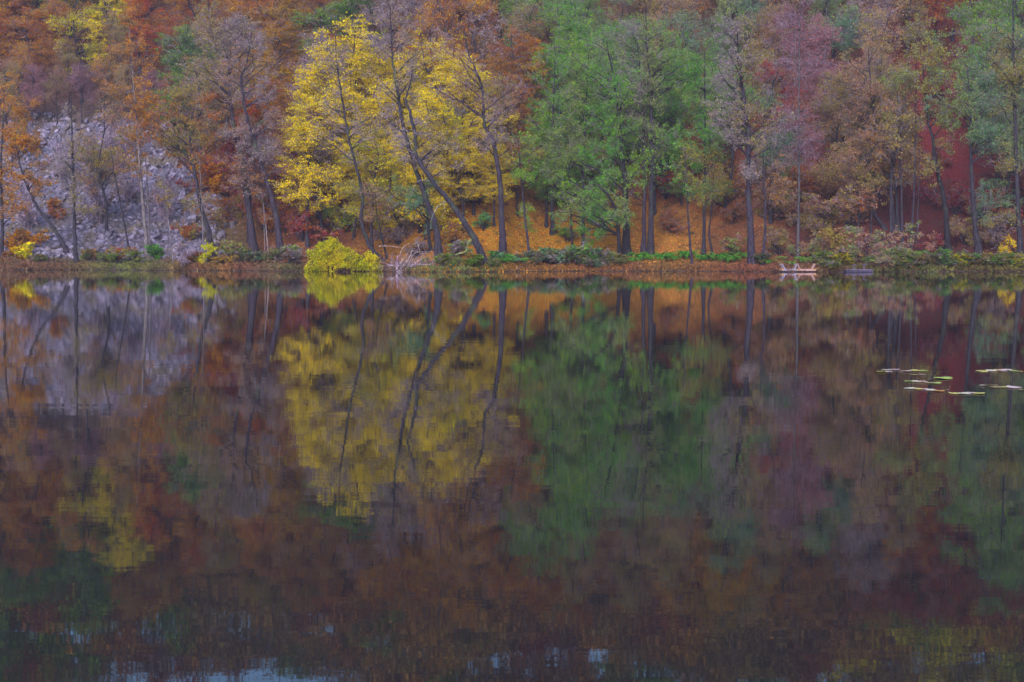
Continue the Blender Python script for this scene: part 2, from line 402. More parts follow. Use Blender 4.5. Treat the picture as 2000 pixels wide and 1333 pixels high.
def build_terrain():
    xs = np.concatenate([np.linspace(-300, -82, 24)[:-1], np.arange(-82, 84, .85), np.linspace(86, 300, 24)])
    ys = np.concatenate([np.linspace(-80, 4, 16)[:-1], np.arange(4, 14, 1.5), np.linspace(16, 120, 24)[:-1], np.arange(120, 152, .55), np.arange(152, 232, 1.2), np.linspace(234, 420, 24)])
    X, Yy = np.meshgrid(xs, ys); Z = hgt(X, Yy)
    V = np.stack([X, Yy, Z], -1).reshape(-1, 3)
    ny, nx = X.shape
    i = (np.arange(ny - 1)[:, None] * nx + np.arange(nx - 1)[None]).ravel()
    f = np.stack([i, i + 1, i + nx + 1, i + nx], -1)
    me = mesh_np('terrain', V, [f], [GROUND])
    c = litter(V[:, 0], V[:, 1], V[:, 2])
    s = V[:, 1] - shore(V[:, 0])
    mud = np.clip(1 - s / 1.2, 0, 1)[:, None]
    c = c * (1 - mud) + np.array([.085, .055, .05]) * mud
    a = me.attributes.new('litter', 'FLOAT_COLOR', 'POINT')
    a.data.foreach_set('color', np.hstack([c, np.ones((len(c), 1))]).astype(np.float32).ravel())
    tag(link('terrain', me), kind='structure')
build_terrain()
def build_water():
    xs = np.linspace(-300, 300, 31); ys = np.linspace(-60, 160, 23)
    X, Yy = np.meshgrid(xs, ys)
    V = np.stack([X, Yy, np.zeros_like(X)], -1).reshape(-1, 3); ny, nx = X.shape
    i = (np.arange(ny - 1)[:, None] * nx + np.arange(nx - 1)[None]).ravel()
    tag(link('lake_water', mesh_np('lake_water', V, [np.stack([i, i + 1, i + nx + 1, i + nx], -1)], [WATER])), kind='structure')
build_water()

# ------------------------------------------------------------------ scree: a rubble sheet, 300 stones as parts, the rest as one part
def in_scree(px, py, x, soft=0):
    right = np.interp(py, [230, 300, 400, 450, 500, 520], [300, 350, 420, 440, 420, 400])
    e = 14 * np.sin(py * .11 + px * .02) + 10 * np.sin(py * .31)
    return (px < right + e + soft) & (py > 226 + 18 * np.sin(px * .05) + 9 * np.sin(px * .17)) & (py < 507)
def stone_mesh(seed):
    rng = np.random.default_rng(seed)
    bm = bmesh.new()
    p = norm(rng.normal(size=(13, 3))) * rng.uniform(.8, 1.1, (13, 1)) * np.array([1, .8, .62])
    for q in p: bm.verts.new(q)
    r = bmesh.ops.convex_hull(bm, input=bm.verts)
    bmesh.ops.delete(bm, geom=[v for v in bm.verts if not v.link_faces], context='VERTS')
    bmesh.ops.bevel(bm, geom=[e for e in bm.edges], offset=.07, segments=1, affect='EDGES') if False else None
    bmesh.ops.triangulate(bm, faces=bm.faces)
    bm.verts.index_update()
    v = np.array([q.co[:] for q in bm.verts]); f = np.array([[q.index for q in t.verts] for t in bm.faces]); bm.free()
    return v, f
STV = [stone_mesh(i) for i in range(12)]
def rot(rng, n):
    q = norm(rng.normal(size=(n, 4)) * np.array([1, .45, .45, 1])); w, x, y, z = q.T
    return np.stack([1 - 2 * (y * y + z * z), 2 * (x * y - z * w), 2 * (x * z + y * w), 2 * (x * y + z * w), 1 - 2 * (x * x + z * z), 2 * (y * z - x * w),
                     2 * (x * z - y * w), 2 * (y * z + x * w), 1 - 2 * (x * x + y * y)], -1).reshape(-1, 3, 3)
def build_scree():
    rng = np.random.default_rng(5)
    xs = np.arange(-78, -18, .8); ys = np.arange(146, 190, .8)
    X, Yy = np.meshgrid(xs, ys); Z = hgt(X, Yy) + .07
    px, py = proj_np(X, Yy, Z)
    ok = in_scree(px, py, X)
    ny, nx = X.shape
    V = np.stack([X, Yy, Z], -1).reshape(-1, 3)
    i = (np.arange(ny - 1)[:, None] * nx + np.arange(nx - 1)[None])
    keep = ok[:-1, :-1] & ok[1:, 1:] & ok[1:, :-1] & ok[:-1, 1:]
    i = i[keep]
    f = np.stack([i, i + 1, i + nx + 1, i + nx], -1)
    used = np.unique(f); remap = np.zeros(len(V), int); remap[used] = np.arange(len(used))
    sc = tag(link('scree_slope', mesh_np('scree_slope', V[used], [remap[f]], [STONE], {'v': np.full(len(f), .02)})), kind='structure')
    n = 12500
    x = rng.uniform(-80, -16, n); y = rng.uniform(144, 192, n); z = hgt(x, y)
    px, py = proj_np(x, y, z)
    ok = in_scree(px, py, x, 18) & (px > -60)
    far = (px > np.interp(py, [230, 300, 400, 450, 500], [300, 350, 420, 440, 420])) & (rng.random(n) < .5)
    ok &= ~far
    x, y, z, px, py = (q[ok] for q in (x, y, z, px, py))
    size = rng.gamma(2.2, .10, len(x)) + .10
    vis = np.where((px > 3) & (px < 470), size, size * .05)
    order = np.argsort(-vis)
    M = rot(rng, len(x)); vi = rng.integers(0, 12, len(x))
    mes = [mesh_np('stone', v, [f], [STONE], {'v': np.zeros(len(f))}, smooth=False) for v, f in STV]
    from mathutils import Matrix
    for j in order[:300]:
        o = link('stone', mes[vi[j]], sc)
        m = Matrix([list(r) for r in M[j] * size[j]]).to_4x4(); m.translation = (x[j], y[j], z[j] + size[j] * .22)
        o.matrix_world = m
    vs, fs, at, off = [], [], [], 0
    for j in order[300:]:
        v, f = STV[vi[j]]
        vs.append(v @ M[j].T * size[j] + np.array([x[j], y[j], z[j] + size[j] * .2])); fs.append(f + off); off += len(v)
        at.append(np.full(len(f), rng.random()))
    o = link('stones', mesh_np('stones', np.concatenate(vs), [np.concatenate(fs)], [STONE], {'v': np.concatenate(at)}, smooth=False), sc)
    tag(o, kind='stuff')
build_scree()

# ------------------------------------------------------------------ trees along the shore: trunks traced, standing where they meet the bank
# name, label, trunk pixels, width px, crown ellipses (cx, cy, rx, ry), leaf A, leaf B, leaves, twig factor, bark
N = 1
SHORE = [
 ('alder_tree', 'tree cut by the left edge of the photo beside the scree', [(3, 505), (4, 430), (2, 330), (6, 240), (8, 190)], 9, [(12, 220, 55, 90), (15, 380, 40, 60)], OR, BR, 5000, 1, BK),
 ('alder_tree', 'slender bent tree leaning left across the grey scree with orange leaves', [(136, 502), (105, 445), (80, 416), (59, 378), (42, 332), (32, 286), (28, 240)], 9, [(40, 250, 55, 60), (92, 285, 45, 45), (60, 340, 40, 35)], OR, BR, 6500, 1, BK),
 ('alder_tree', 'straight dark trunk with a reddish foot at the waterline before the scree', [(149, 519), (145, 441), (143, 336), (141, 252), (139, 180)], 10, [(142, 280, 42, 100), (142, 380, 30, 60)], GP, OL, 2200, 1.2, BK),
 ('alder_tree', 'thin grey sapling between the dark straight trunk and the pale birch', [(256, 508), (244, 445), (231, 378), (223, 336), (215, 280)], 5, [(220, 310, 35, 60)], OL, BR, 1500, 1, BK),
 ('birch_tree', 'tall pale trunked birch with fine orange leaves before the scree', [(288, 502), (281, 420), (273, 336), (271, 294), (263, 197), (256, 105), (252, 50)], 9, [(262, 140, 62, 100), (262, 250, 34, 40)], (.46, .24, .08), BR, 7500, 1, BKP),
 ('birch_tree', 'thin companion stem close behind the pale orange birch', [(293, 485), (286, 336), (281, 250)], 4, [(284, 260, 34, 55)], OR, OL, 1800, .8, BKP),
 ('birch_tree', 'short whitish sapling just left of the bare purple shrub', [(339, 518), (332, 454), (326, 412), (322, 372)], 3, [(323, 390, 18, 32)], BR, OL, 350, .6, BKP),
 ('alder_tree', 'crooked tree with a low umbrella of brown leaves at the scree edge', [(416, 512), (408, 454), (391, 399), (380, 336), (372, 286), (373, 240), (380, 205)], 12, [(330, 255, 85, 50), (400, 240, 60, 55), (345, 200, 60, 35)], RU, OL, 8500, 1.2, BK),
 ('birch_tree', 'thin whitish sapling touching the crooked tree at its foot', [(398, 515), (395, 420), (391, 336), (388, 280)], 3, [(389, 310, 18, 50)], YO, BR, 500, .6, BKP),
 ('alder_tree', 'tall straight purplish alder, left trunk of the pair left of the yellow bush', [(497, 500), (486, 412), (471, 307), (463, 269), (452, 218), (446, 118), (440, 40)], 17, [(440, 95, 80, 85), (400, 160, 60, 50), (480, 60, 60, 50)], OL, GP, 8500, 1.3, BKM),
 ('alder_tree', 'tall swaying alder, right trunk of the pair left of the yellow bush', [(549, 500), (539, 420), (522, 357), (499, 290), (484, 235), (471, 160), (484, 113), (492, 60)], 14, [(500, 130, 65, 80), (525, 260, 55, 55), (450, 330, 55, 50)], BR, GP, 7000, 1.3, BKM),
 ('birch_tree', 'taller of two whitish saplings between the pair of tall alders', [(525, 505), (519, 440), (513, 391), (508, 330)], 3.5, [(510, 350, 22, 40)], RU, BR, 500, .6, BKP),
 ('birch_tree', 'shorter of two whitish saplings between the pair of tall alders', [(518, 503), (516, 450), (515, 405)], 2.5, [(515, 420, 14, 26)], RU, BR, 250, .6, BKP),
 ('alder_tree', 'grey alder rising behind the yellow bush under a flat purplish crown', [(633, 472), (620, 386), (612, 349), (600, 290), (592, 230)], 8, [(640, 345, 85, 28), (598, 270, 48, 60), (580, 350, 50, 40)], BR, GP, 4200, .95, BK),
 ('alder_tree', 'curved dark trunk just right behind the yellow bush, lacy crown above', [(748, 510), (722, 480), (705, 428), (709, 386), (698, 336), (681, 269), (669, 197), (658, 126), (655, 70)], 11, [(650, 150, 65, 80), (705, 250, 60, 50), (640, 240, 50, 45)], OL, GP, 2160, .95, BK),
 ('alder_tree', 'small slanting stem between the yellow bushes and the brush pile', [(757, 512), (744, 454), (736, 420), (733, 370)], 5, [(735, 390, 40, 40)], BR, GP, 1400, 1, BKD),
 ('alder_tree', 'tall forked alder left of the strongly leaning trunk, grey lacy crown', [(858, 500), (850, 441), (824, 366), (803, 302), (789, 252), (778, 189), (770, 147), (765, 84), (762, 15)], 15, [(768, 70, 72, 80), (735, 205, 55, 32), (850, 140, 65, 55), (770, 160, 60, 40)], GP, OL, 3120, .95, BK),
 ('alder_tree', 'dark short trunk wrapped in ivy hugging the tall forked alder', [(840, 492), (837, 455), (834, 400), (826, 340)], 10, [(800, 385, 60, 40), (838, 440, 20, 40)], OLG, BG, 2600, 1, BKD),
 ('alder_tree', 'strongly leaning dark alder rising from the waterline to the left', [(949, 520), (931, 475), (905, 433), (876, 391), (847, 357), (815, 307), (811, 273), (802, 223), (792, 197), (800, 165), (806, 130)], 17, [(815, 190, 65, 60), (860, 300, 60, 40), (780, 280, 50, 40)], GP, OL, 1920, .95, BK),
 ('alder_tree', 'crooked dark alder with a kinked trunk right of the leaning one', [(983, 500), (980, 420), (977, 357), (968, 302), (962, 269), (947, 248), (944, 210), (941, 168), (926, 130), (916, 109), (905, 50)], 14, [(915, 85, 85, 75), (985, 190, 60, 45), (875, 175, 50, 35), (1000, 260, 45, 45)], GP, BR, 3600, .95, BKM),
 ('alder_tree', 'thin stem on the slope between the leaning trunk and kinked alder', [(888, 402), (884, 378), (870, 273), (858, 200)], 6, [(866, 225, 42, 60)], BG, GP, 1600, 1, BK),
 ('alder_tree', 'slim ivy clad sapling on the orange litter beside the kinked alder', [(1035, 508), (1025, 420), (1019, 357), (1013, 294), (1010, 250)], 6, [(1018, 310, 36, 70), (1032, 440, 18, 60)], G2, OL, 2600, 1, BK),
 ('beech_tree', 'beech with flared roots standing on the orange litter under green leaves', [(1080, 456), (1078, 403), (1076, 330), (1080, 220), (1084, 120)], 11, [(1085, 190, 65, 105), (1080, 330, 45, 40)], G, G2, 7000, 1, BK),
 ('alder_tree', 'thinner of two straight stems left of the big green alder', [(1118, 491), (1115, 420), (1112, 330), (1108, 240)], 6, [(1110, 300, 50, 80)], G, OLG, 4500, 1, BK),
 ('alder_tree', 'thicker of two straight stems left of the big green alder', [(1140, 490), (1139, 420), (1140, 330), (1145, 200), (1150, 100)], 9, [(1140, 210, 65, 110), (1160, 70, 55, 60)], G, OLG, 8000, 1, BK),
 ('alder_tree', 'big green leaved alder with a thick dark trunk above the ferns', [(1225, 498), (1221, 378), (1215, 300), (1205, 200), (1185, 80)], 17, [(1195, 330, 70, 65), (1120, 375, 70, 45), (1175, 150, 75, 100), (1240, 300, 40, 60)], G, G2, 13000, 1, BKD),
 ('alder_tree', 'low dark stem spreading left from the foot of the big green alder', [(1210, 507), (1204, 420), (1185, 380), (1150, 350), (1120, 345)], 10, [(1110, 400, 65, 40), (1170, 430, 60, 40)], G, OLG, 5500, 1, BKD),
 ('alder_tree', 'brownish left trunk of the straight twin trunks right of the green alder', [(1257, 494), (1258, 420), (1258, 269), (1250, 150), (1245, 80)], 11, [(1240, 180, 55, 85), (1215, 80, 50, 50)], OLG, GP, 5000, 1.1, BKM),
 ('alder_tree', 'grey right trunk of the straight twin trunks, wide grey green crown', [(1270, 496), (1272, 378), (1273, 260), (1270, 168), (1263, 84), (1262, 10)], 13, [(1275, 110, 95, 95), (1310, 240, 65, 45), (1225, 250, 50, 40)], OLG, G, 10500, 1.2, BK),
 ('alder_tree', 'thin pale stem rising out of the ferns near the water edge', [(1352, 521), (1345, 441), (1341, 357), (1338, 290)], 6, [(1345, 340, 42, 55)], G, OL, 2400, 1, BKM),
 ('alder_tree', 'straight grey green trunk right of the thin fern bank stem', [(1374, 498), (1376, 399), (1377, 227), (1376, 100)], 9, [(1375, 170, 55, 100), (1390, 290, 45, 50)], G, OLG, 8000, 1.1, BK),
 ('alder_tree', 'small kinked stem close right of the straight grey green trunk', [(1392, 498), (1385, 454), (1390, 403), (1395, 330)], 6, [(1400, 340, 42, 60)], OL, G, 2400, 1, BK),
 ('alder_tree', 'thick purplish alder at the waterline left of the upturned tables', [(1469, 521), (1463, 399), (1461, 269), (1453, 189), (1446, 147), (1440, 60)], 16, [(1440, 110, 80, 80), (1480, 250, 60, 50), (1420, 230, 45, 50)], OL, GP, 7000, 1.5, BKM),
 ('alder_tree', 'slim trunk touching the thick purplish alder on its right', [(1490, 521), (1495, 420), (1492, 345), (1490, 270)], 7, [(1500, 330, 48, 60)], BR, GP, 2600, 1.1, BKM),
 ('birch_tree', 'pale slender birch with a purple top behind the upturned tables', [(1558, 506), (1560, 378), (1560, 214), (1562, 60), (1563, -40)], 7, [(1562, 70, 50, 120), (1560, 260, 45, 60)], (.19, .10, .115), (.27, .11, .10), 4600, 1.5, (.07, .06, .07)),
 ('alder_tree', 'grey alder with a bent foot and wide pinkish brown crown', [(1730, 447), (1706, 412), (1706, 349), (1710, 235), (1702, 189), (1695, 90)], 11, [(1690, 140, 95, 85), (1645, 265, 65, 45), (1740, 220, 50, 50)], PK, OL, 11000, 1.2, BK),
 ('alder_tree', 'left trunk of the close grey pair on the dark red slope', [(1747, 445), (1742, 370), (1738, 280)], 7, [(1735, 280, 50, 45)], BR, OL, 2600, 1, BK),
 ('alder_tree', 'right trunk of the close grey pair on the dark red slope', [(1754, 445), (1749, 336), (1748, 230)], 9, [(1750, 230, 50, 60)], OL, PK, 3000, 1, BK),
 ('alder_tree', 'straight grey trunk between the close pair and the slim poles', [(1763, 477), (1760, 366), (1756, 273), (1752, 180)], 6, [(1755, 180, 45, 60)], BR, OLG, 2200, 1, BK),
 ('alder_tree', 'taller slim pole tree left of the dark leaning trunk', [(1779, 483), (1786, 357), (1789, 189), (1790, 80)], 6, [(1790, 110, 45, 80)], OL, OLG, 2600, 1, BKM),
 ('alder_tree', 'shorter slim pole tree left of the dark leaning trunk', [(1790, 481), (1794, 378), (1796, 290)], 4, [(1797, 310, 30, 45)], BR, OL, 900, 1, BKM),
 ('alder_tree', 'bold dark trunk curving left over the red leaf slope', [(1852, 490), (1845, 399), (1828, 319), (1821, 269), (1813, 233), (1803, 130)], 13, [(1805, 130, 65, 65), (1850, 215, 50, 35)], OLG, OL, 5000, 1, BKD),
 ('alder_tree', 'bold bluish straight trunk between the dark curved one and right edge', [(1912, 497), (1903, 420), (1897, 336), (1895, 235), (1890, 130)], 14, [(1885, 170, 80, 75), (1940, 250, 60, 40), (1935, 400, 45, 40)], BG, OLG, 9000, 1.2, BK),
 ('alder_tree', 'tall trunk at the right edge of the photo with grey green crown', [(1994, 506), (1987, 378), (1981, 189), (1979, 63), (1978, -20)], 12, [(1965, 130, 70, 110), (1985, 320, 48, 60), (1960, 420, 50, 30)], BG, OL, 9000, 1.2, BK),
 ('alder_tree', 'thin stem standing left in the brownish undergrowth by the bent alder', [(1676, 456), (1676, 378), (1670, 310)], 4, [(1655, 335, 65, 45)], PK, OL, 3600, 1, BK),
 ('alder_tree', 'thin upright stem right at the foot of the bent alder', [(1701, 458), (1704, 380), (1700, 320)], 4, [(1705, 340, 40, 40)], BR, OL, 1500, 1, BK),
]
def local_poly(pix, seed):
    base = hit(*pix[0]); Yd = base[1]
    rng = np.random.default_rng(seed)
    pts = [np.zeros(3)]
    dy = 0
    for p in pix[1:]:
        dy += rng.normal(0, .22)
        pts.append(at_depth(p[0], p[1], Yd + dy) - base)
    return base, np.array(pts), Yd
def local_ells(ells, base, Yd):
    out = []
    for (cx, cy, rx, ry) in ells:
        c = at_depth(cx, cy, Yd) - base; k = Yd / F
        out.append((c, np.array([rx * k * 1.25, rx * k * 1.0, ry * k * 1.15]), rx * ry))
    return out
for i, (nm, lab, pix, wpx, ells, ca, cb, nl, tf, bk) in enumerate(SHORE):
    base, poly, Yd = local_poly(pix, i)
    E = local_ells(ells, base, Yd)
    area0 = sum(e[2] for e in E)
    if wpx >= 9:      # loose side sprays down the trunk
        for q, fr in enumerate((.36, .52, .66)):
            m = spline(poly, 8); m = m[int(len(m) * fr)]
            E.append((m + np.array([(-1) ** (q + i) * .9, -.5, .2]), np.array([2.5, 1.9, 1.3]), area0 * .07))
    area = sum(e[2] for e in E)
    nlimb = int(np.clip(area / (560 if tf == .95 else 330), 6, 40))
    small = area < 2500
    me = tree_meshes(100 + i, poly, wpx * Yd / F / 2 * .86, E, nlimb=nlimb, nsub=5 if small else 6, ntwig=int(round(5 * tf ** .5)), nfine=2 if small else int(round(2.2 * tf)),
                     nleaf=int(nl * 1.25), leaf=.14, flat=.6, tier=0 if ca in (G, OLG, BG) or cb in (G, G2) else .3, sublen=.46, up=.07 if ca in (G, OLG, BG) else .04)
    place(nm, base, me, bk, ca, cb, lab, 'tree', twig=TWP if tf > 1.25 or tf == .95 else TW)

# ------------------------------------------------------------------ trees on the slope behind: eight grown shapes, copied, each with its own colour
def ell(cx, cy, cz, rx, rz, w=1): return (np.array([cx, cy, cz], float), np.array([rx, rx, rz], float), w)
def hill_shape(seed, kind):
    rng = np.random.default_rng(seed)
    if kind == 'beech':
        H = 15
        tr = np.array([[0, 0, 0], [rng.normal(0, .3), 0, 4], [rng.normal(0, .5), rng.normal(0, .4), 8], [rng.normal(0, .7), rng.normal(0, .5), 11.5], [rng.normal(0, .8), 0, 14]])
        E = [ell(0, 0, 9.2, 4.6, 5.2, 3), ell(rng.normal(0, 2), -1, 6, 3.6, 2.6, 1.2), ell(rng.normal(0, 2), -.5, 12.3, 2.8, 2.6, 1)]
        return tree_meshes(seed, tr, .2, E, nlimb=30, nsub=6, ntwig=5, nfine=2, nleaf=13500, leaf=.14, flat=1.2, tier=.82, sublen=.5, up=.0)
    if kind == 'airy':
        tr = np.array([[0, 0, 0], [rng.normal(0, .3), 0, 4], [rng.normal(0, .6), rng.normal(0, .4), 8], [rng.normal(0, .8), rng.normal(0, .5), 12], [rng.normal(0, .9), 0, 15.5]])
        E = [ell(0, 0, 11, 3.8, 4.4, 3), ell(rng.normal(0, 2), -.6, 7.5, 2.8, 2.5, 1)]
        return tree_meshes(seed, tr, .19, E, nlimb=26, nsub=6, ntwig=6, nfine=3, nleaf=6500, leaf=.16, flat=.5, tier=.2, sublen=.52, up=.06)
    if kind == 'birch':
        tr = np.array([[0, 0, 0], [.1, 0, 5], [rng.normal(0, .2), 0, 10], [rng.normal(0, .3), 0, 16]])
        E = [ell(0, 0, 10.5, 2.1, 5.6, 3), ell(0, 0, 6, 2.4, 2.4, 1)]
        return tree_meshes(seed, tr, .11, E, nlimb=30, nsub=6, ntwig=5, nfine=3, nleaf=7000, leaf=.15, flat=.4, tier=0, sublen=.5, up=.02)
HS = {'beech': [hill_shape(s, 'beech') for s in (11, 12, 13)], 'airy': [hill_shape(s, 'airy') for s in (21, 22, 23)], 'birch': [hill_shape(s, 'birch') for s in (31, 32)]}
CN = {'yellow': (Y, (.66, .50, .02)), 'yellow green': (YG, Y), 'golden brown': ((.46, .26, .06), RU), 'orange': (OR, (.36, .24, .05)), 'rust': (RU, (.30, .20, .08)), 'red': (RD, OR), 'crimson': ((.27, .055, .05), (.25, .12, .07)),
      'green': (G, G2), 'olive': (OL, BR), 'grey green': (OLG, BG), 'dark green': (G2, DG), 'purplish grey': (GP, BR), 'pinkish brown': (PK, OL), 'purple': ((.20, .11, .13), (.28, .14, .14)), 'brown': (BR, OL)}
BL = [  # crown pixel, colour, shape
 (20, 40, 'golden brown', 'beech'), (20, 110, 'orange', 'beech'), (70, 120, 'yellow green', 'beech'), (130, 40, 'golden brown', 'airy'), (140, 110, 'purple', 'airy'), (60, 200, 'brown', 'airy'), (20, 260, 'pinkish brown', 'airy'), (200, 30, 'yellow green', 'beech'),
 (180, 190, 'golden brown', 'beech'), (120, 230, 'purple', 'airy'), (210, 230, 'pinkish brown', 'airy'), (250, 110, 'brown', 'birch'), (310, 20, 'red', 'beech'), (330, 80, 'golden brown', 'beech'), (350, 160, 'dark green', 'beech'),
 (310, 230, 'purple', 'airy'), (430, 60, 'olive', 'airy'), (430, 190, 'brown', 'airy'), (390, 240, 'rust', 'beech'), (440, 320, 'crimson', 'beech'), (500, 30, 'golden brown', 'beech'), (560, 80, 'orange', 'beech'), (550, 150, 'orange', 'beech'), (530, 230, 'red', 'beech'), (560, 320, 'crimson', 'airy'),
 (610, 30, 'rust', 'beech'), (640, 70, 'dark green', 'beech'), (600, 130, 'purplish grey', 'airy'), (560, 400, 'rust', 'beech'), (620, 420, 'crimson', 'airy'),
 (700, 110, 'yellow', 'beech'), (700, 200, 'yellow', 'beech'), (680, 290, 'yellow', 'beech'), (620, 320, 'yellow', 'beech'), (760, 60, 'purplish grey', 'airy'), (830, 100, 'golden brown', 'airy'), (820, 40, 'purplish grey', 'airy'), (850, 200, 'yellow', 'beech'),
 (790, 250, 'yellow', 'beech'), (870, 270, 'yellow green', 'beech'), (930, 330, 'yellow', 'beech'), (760, 350, 'yellow green', 'beech'), (810, 420, 'yellow', 'beech'), (690, 400, 'yellow green', 'beech'), (890, 380, 'yellow', 'beech'),
 (900, 30, 'golden brown', 'airy'), (970, 60, 'brown', 'airy'), (1010, 140, 'golden brown', 'beech'), (1040, 180, 'orange', 'beech'), (1000, 230, 'brown', 'airy'), (1030, 300, 'golden brown', 'beech'),
 (1100, 50, 'green', 'airy'), (1080, 130, 'green', 'beech'), (1140, 200, 'green', 'beech'), (1100, 280, 'green', 'beech'), (1200, 60, 'grey green', 'airy'), (1230, 180, 'green', 'airy'), (1180, 330, 'green', 'beech'),
 (1300, 30, 'olive', 'airy'), (1350, 90, 'grey green', 'airy'), (1290, 170, 'green', 'airy'), (1330, 230, 'green', 'beech'), (1370, 160, 'green', 'airy'), (1330, 310, 'rust', 'airy'), (1400, 170, 'green', 'airy'), (1430, 40, 'grey green', 'airy'), (1420, 300, 'rust', 'airy'), (1390, 250, 'dark green', 'beech'),
 (1480, 110, 'olive', 'airy'), (1460, 200, 'grey green', 'airy'), (1500, 30, 'olive', 'airy'), (1560, 40, 'purple', 'birch'), (1570, 130, 'purple', 'birch'), (1540, 230, 'crimson', 'airy'), (1590, 290, 'rust', 'airy'), (1620, 40, 'grey green', 'airy'), (1610, 200, 'brown', 'airy'), (1530, 340, 'brown', 'airy'),
 (1680, 100, 'pinkish brown', 'airy'), (1690, 30, 'purplish grey', 'airy'), (1720, 200, 'pinkish brown', 'airy'), (1640, 280, 'brown', 'airy'), (1760, 60, 'olive', 'airy'), (1760, 250, 'brown', 'airy'), (1830, 20, 'red', 'beech'), (1810, 110, 'crimson', 'beech'), (1830, 190, 'crimson', 'airy'),
 (1890, 60, 'grey green', 'airy'), (1960, 40, 'green', 'airy'), (1900, 160, 'green', 'airy'), (1960, 140, 'grey green', 'airy'), (1970, 250, 'grey green', 'airy'), (1890, 300, 'crimson', 'airy'),
 (1000, -120, 'golden brown', 'beech'), (300, -100, 'rust', 'beech'), (100, -80, 'dark green', 'beech'), (600, -110, 'rust', 'beech'), (820, -90, 'golden brown', 'beech'), (1200, -60, 'olive', 'airy'), (1400, -120, 'orange', 'beech'), (1620, -150, 'rust', 'beech'), (1830, -100, 'crimson', 'beech'), (1780, -260, 'yellow green', 'beech'), (1500, -200, 'brown', 'airy'), (480, -180, 'brown', 'beech'), (1150, -220, 'rust', 'beech')]
ZONES = [(220, 'above the left of the scree'), (430, 'above the right of the scree'), (600, 'behind the pair of tall alders'), (790, 'above the yellow bush'), (1000, 'above the leaning trunk'), (1180, 'above the orange leaf litter'),
         (1400, 'above the ferns'), (1620, 'above the upturned tables'), (1800, 'above the dark raft'), (2100, 'above the dark red slope')]
ORD = ['lowest', 'second', 'third', 'fourth', 'fifth', 'sixth', 'seventh', 'eighth', 'ninth', 'tenth', 'eleventh', 'twelfth', 'thirteenth', 'fourteenth', 'fifteenth', 'sixteenth', 'seventeenth', 'eighteenth']
def blob(px, py, rng):
    best = min(BL, key=lambda b: math.hypot((px + rng.normal(0, 14) - b[0]) / 1.0, (py + rng.normal(0, 14) - b[1]) / 1.0))
    return best[2], best[3]
def wood_stuff(spots, seed):
    """the trees above and beside the frame: one mass"""
    rng = np.random.default_rng(seed)
    vs, fs, lv, lf, lc, vv = [], [], [], [], [], []
    off = 0; loff = 0
    for (x, y, z, cname, H) in spots:
        T = np.array([[x, y, z - .4], [x + rng.normal(0, .3), y, z + H * .5], [x + rng.normal(0, .5), y, z + H * .95]])
        v, f = tubes(T[None], np.array([[.22, .16, .04]]), 6); vs.append(v); fs.append(f + off); off += len(v)
        nb = 34; q = norm(rng.normal(size=(nb, 3))) * (rng.random((nb, 1)) ** .4) * np.array([4.3, 4.3, H * .38]) + np.array([x, y, z + H * .62])
        st = np.stack([np.full(nb, x), np.full(nb, y), np.clip(q[:, 2] - 2.2, z + H * .15, None)], -1)
        v, f = tubes(np.stack([st, (st + q) / 2 + rng.normal(0, .3, (nb, 3)), q], 1), np.tile([[.05, .03, .012]], (nb, 1)), 3); vs.append(v); fs.append(f + off); off += len(v)
        nl = 980; k = rng.integers(0, nb, nl)
        P = q[k] + rng.normal(0, 1, (nl, 3)) * np.array([.95, .95, .4])
        nr = norm(rng.normal(size=(nl, 3)) + np.array([0, -.2, .8])); u = norm(np.cross(nr, rng.normal(size=(nl, 3)))); w = np.cross(nr, u)
        s = .49 * rng.uniform(.5, 1.3, (nl, 1))
        lv.append(np.stack([P + u * s * .62, P + w * s * .4, P - u * s * .62, P - w * s * .4], 1).reshape(-1, 3)); lf.append(np.arange(4 * nl).reshape(-1, 4) + loff); loff += 4 * nl
        a, b = np.array(CN[cname][0]), np.array(CN[cname][1]); m = (.5 + .5 * np.sin(P[:, :1] * .8 + P[:, 2:] * .9)) * rng.random((nl, 1))
        lc.append((a * (1 - m) + b * m) * rng.uniform(.45, 1.15, (nl, 1)))
    v = np.concatenate(vs + lv); o = off
    f = np.concatenate(fs + [q + o for q in lf]); nb_ = sum(len(q) for q in fs)
    col = np.concatenate([np.tile([[.13, .11, .13]], (nb_, 1)), np.concatenate(lc)])
    me = mesh_np('upper_wood', v, [f], [TINT], {'tint': col}, smooth=False)
    tag(link('upper_wood', me), 'autumn wood on the crest above, seen mirrored in the lake', 'wood', kind='stuff')
def tint_material():
    m, n, l, out = mat('tinted_leaf')
    a = node(n, 'ShaderNodeAttribute', attribute_name='tint')
    d = n.new('ShaderNodeBsdfPrincipled'); d.inputs['Roughness'].default_value = .6; d.inputs['Specular IOR Level'].default_value = .2
    t = n.new('ShaderNodeBsdfTranslucent'); l.new(a.outputs['Color'], d.inputs['Base Color']); l.new(a.outputs['Color'], t.inputs['Color'])
    mx = n.new('ShaderNodeMixShader'); mx.inputs[0].default_value = .3
    l.new(d.outputs[0], mx.inputs[1]); l.new(t.outputs[0], mx.inputs[2]); l.new(mx.outputs[0], out.inputs[0])
    return m
TINT = tint_material()
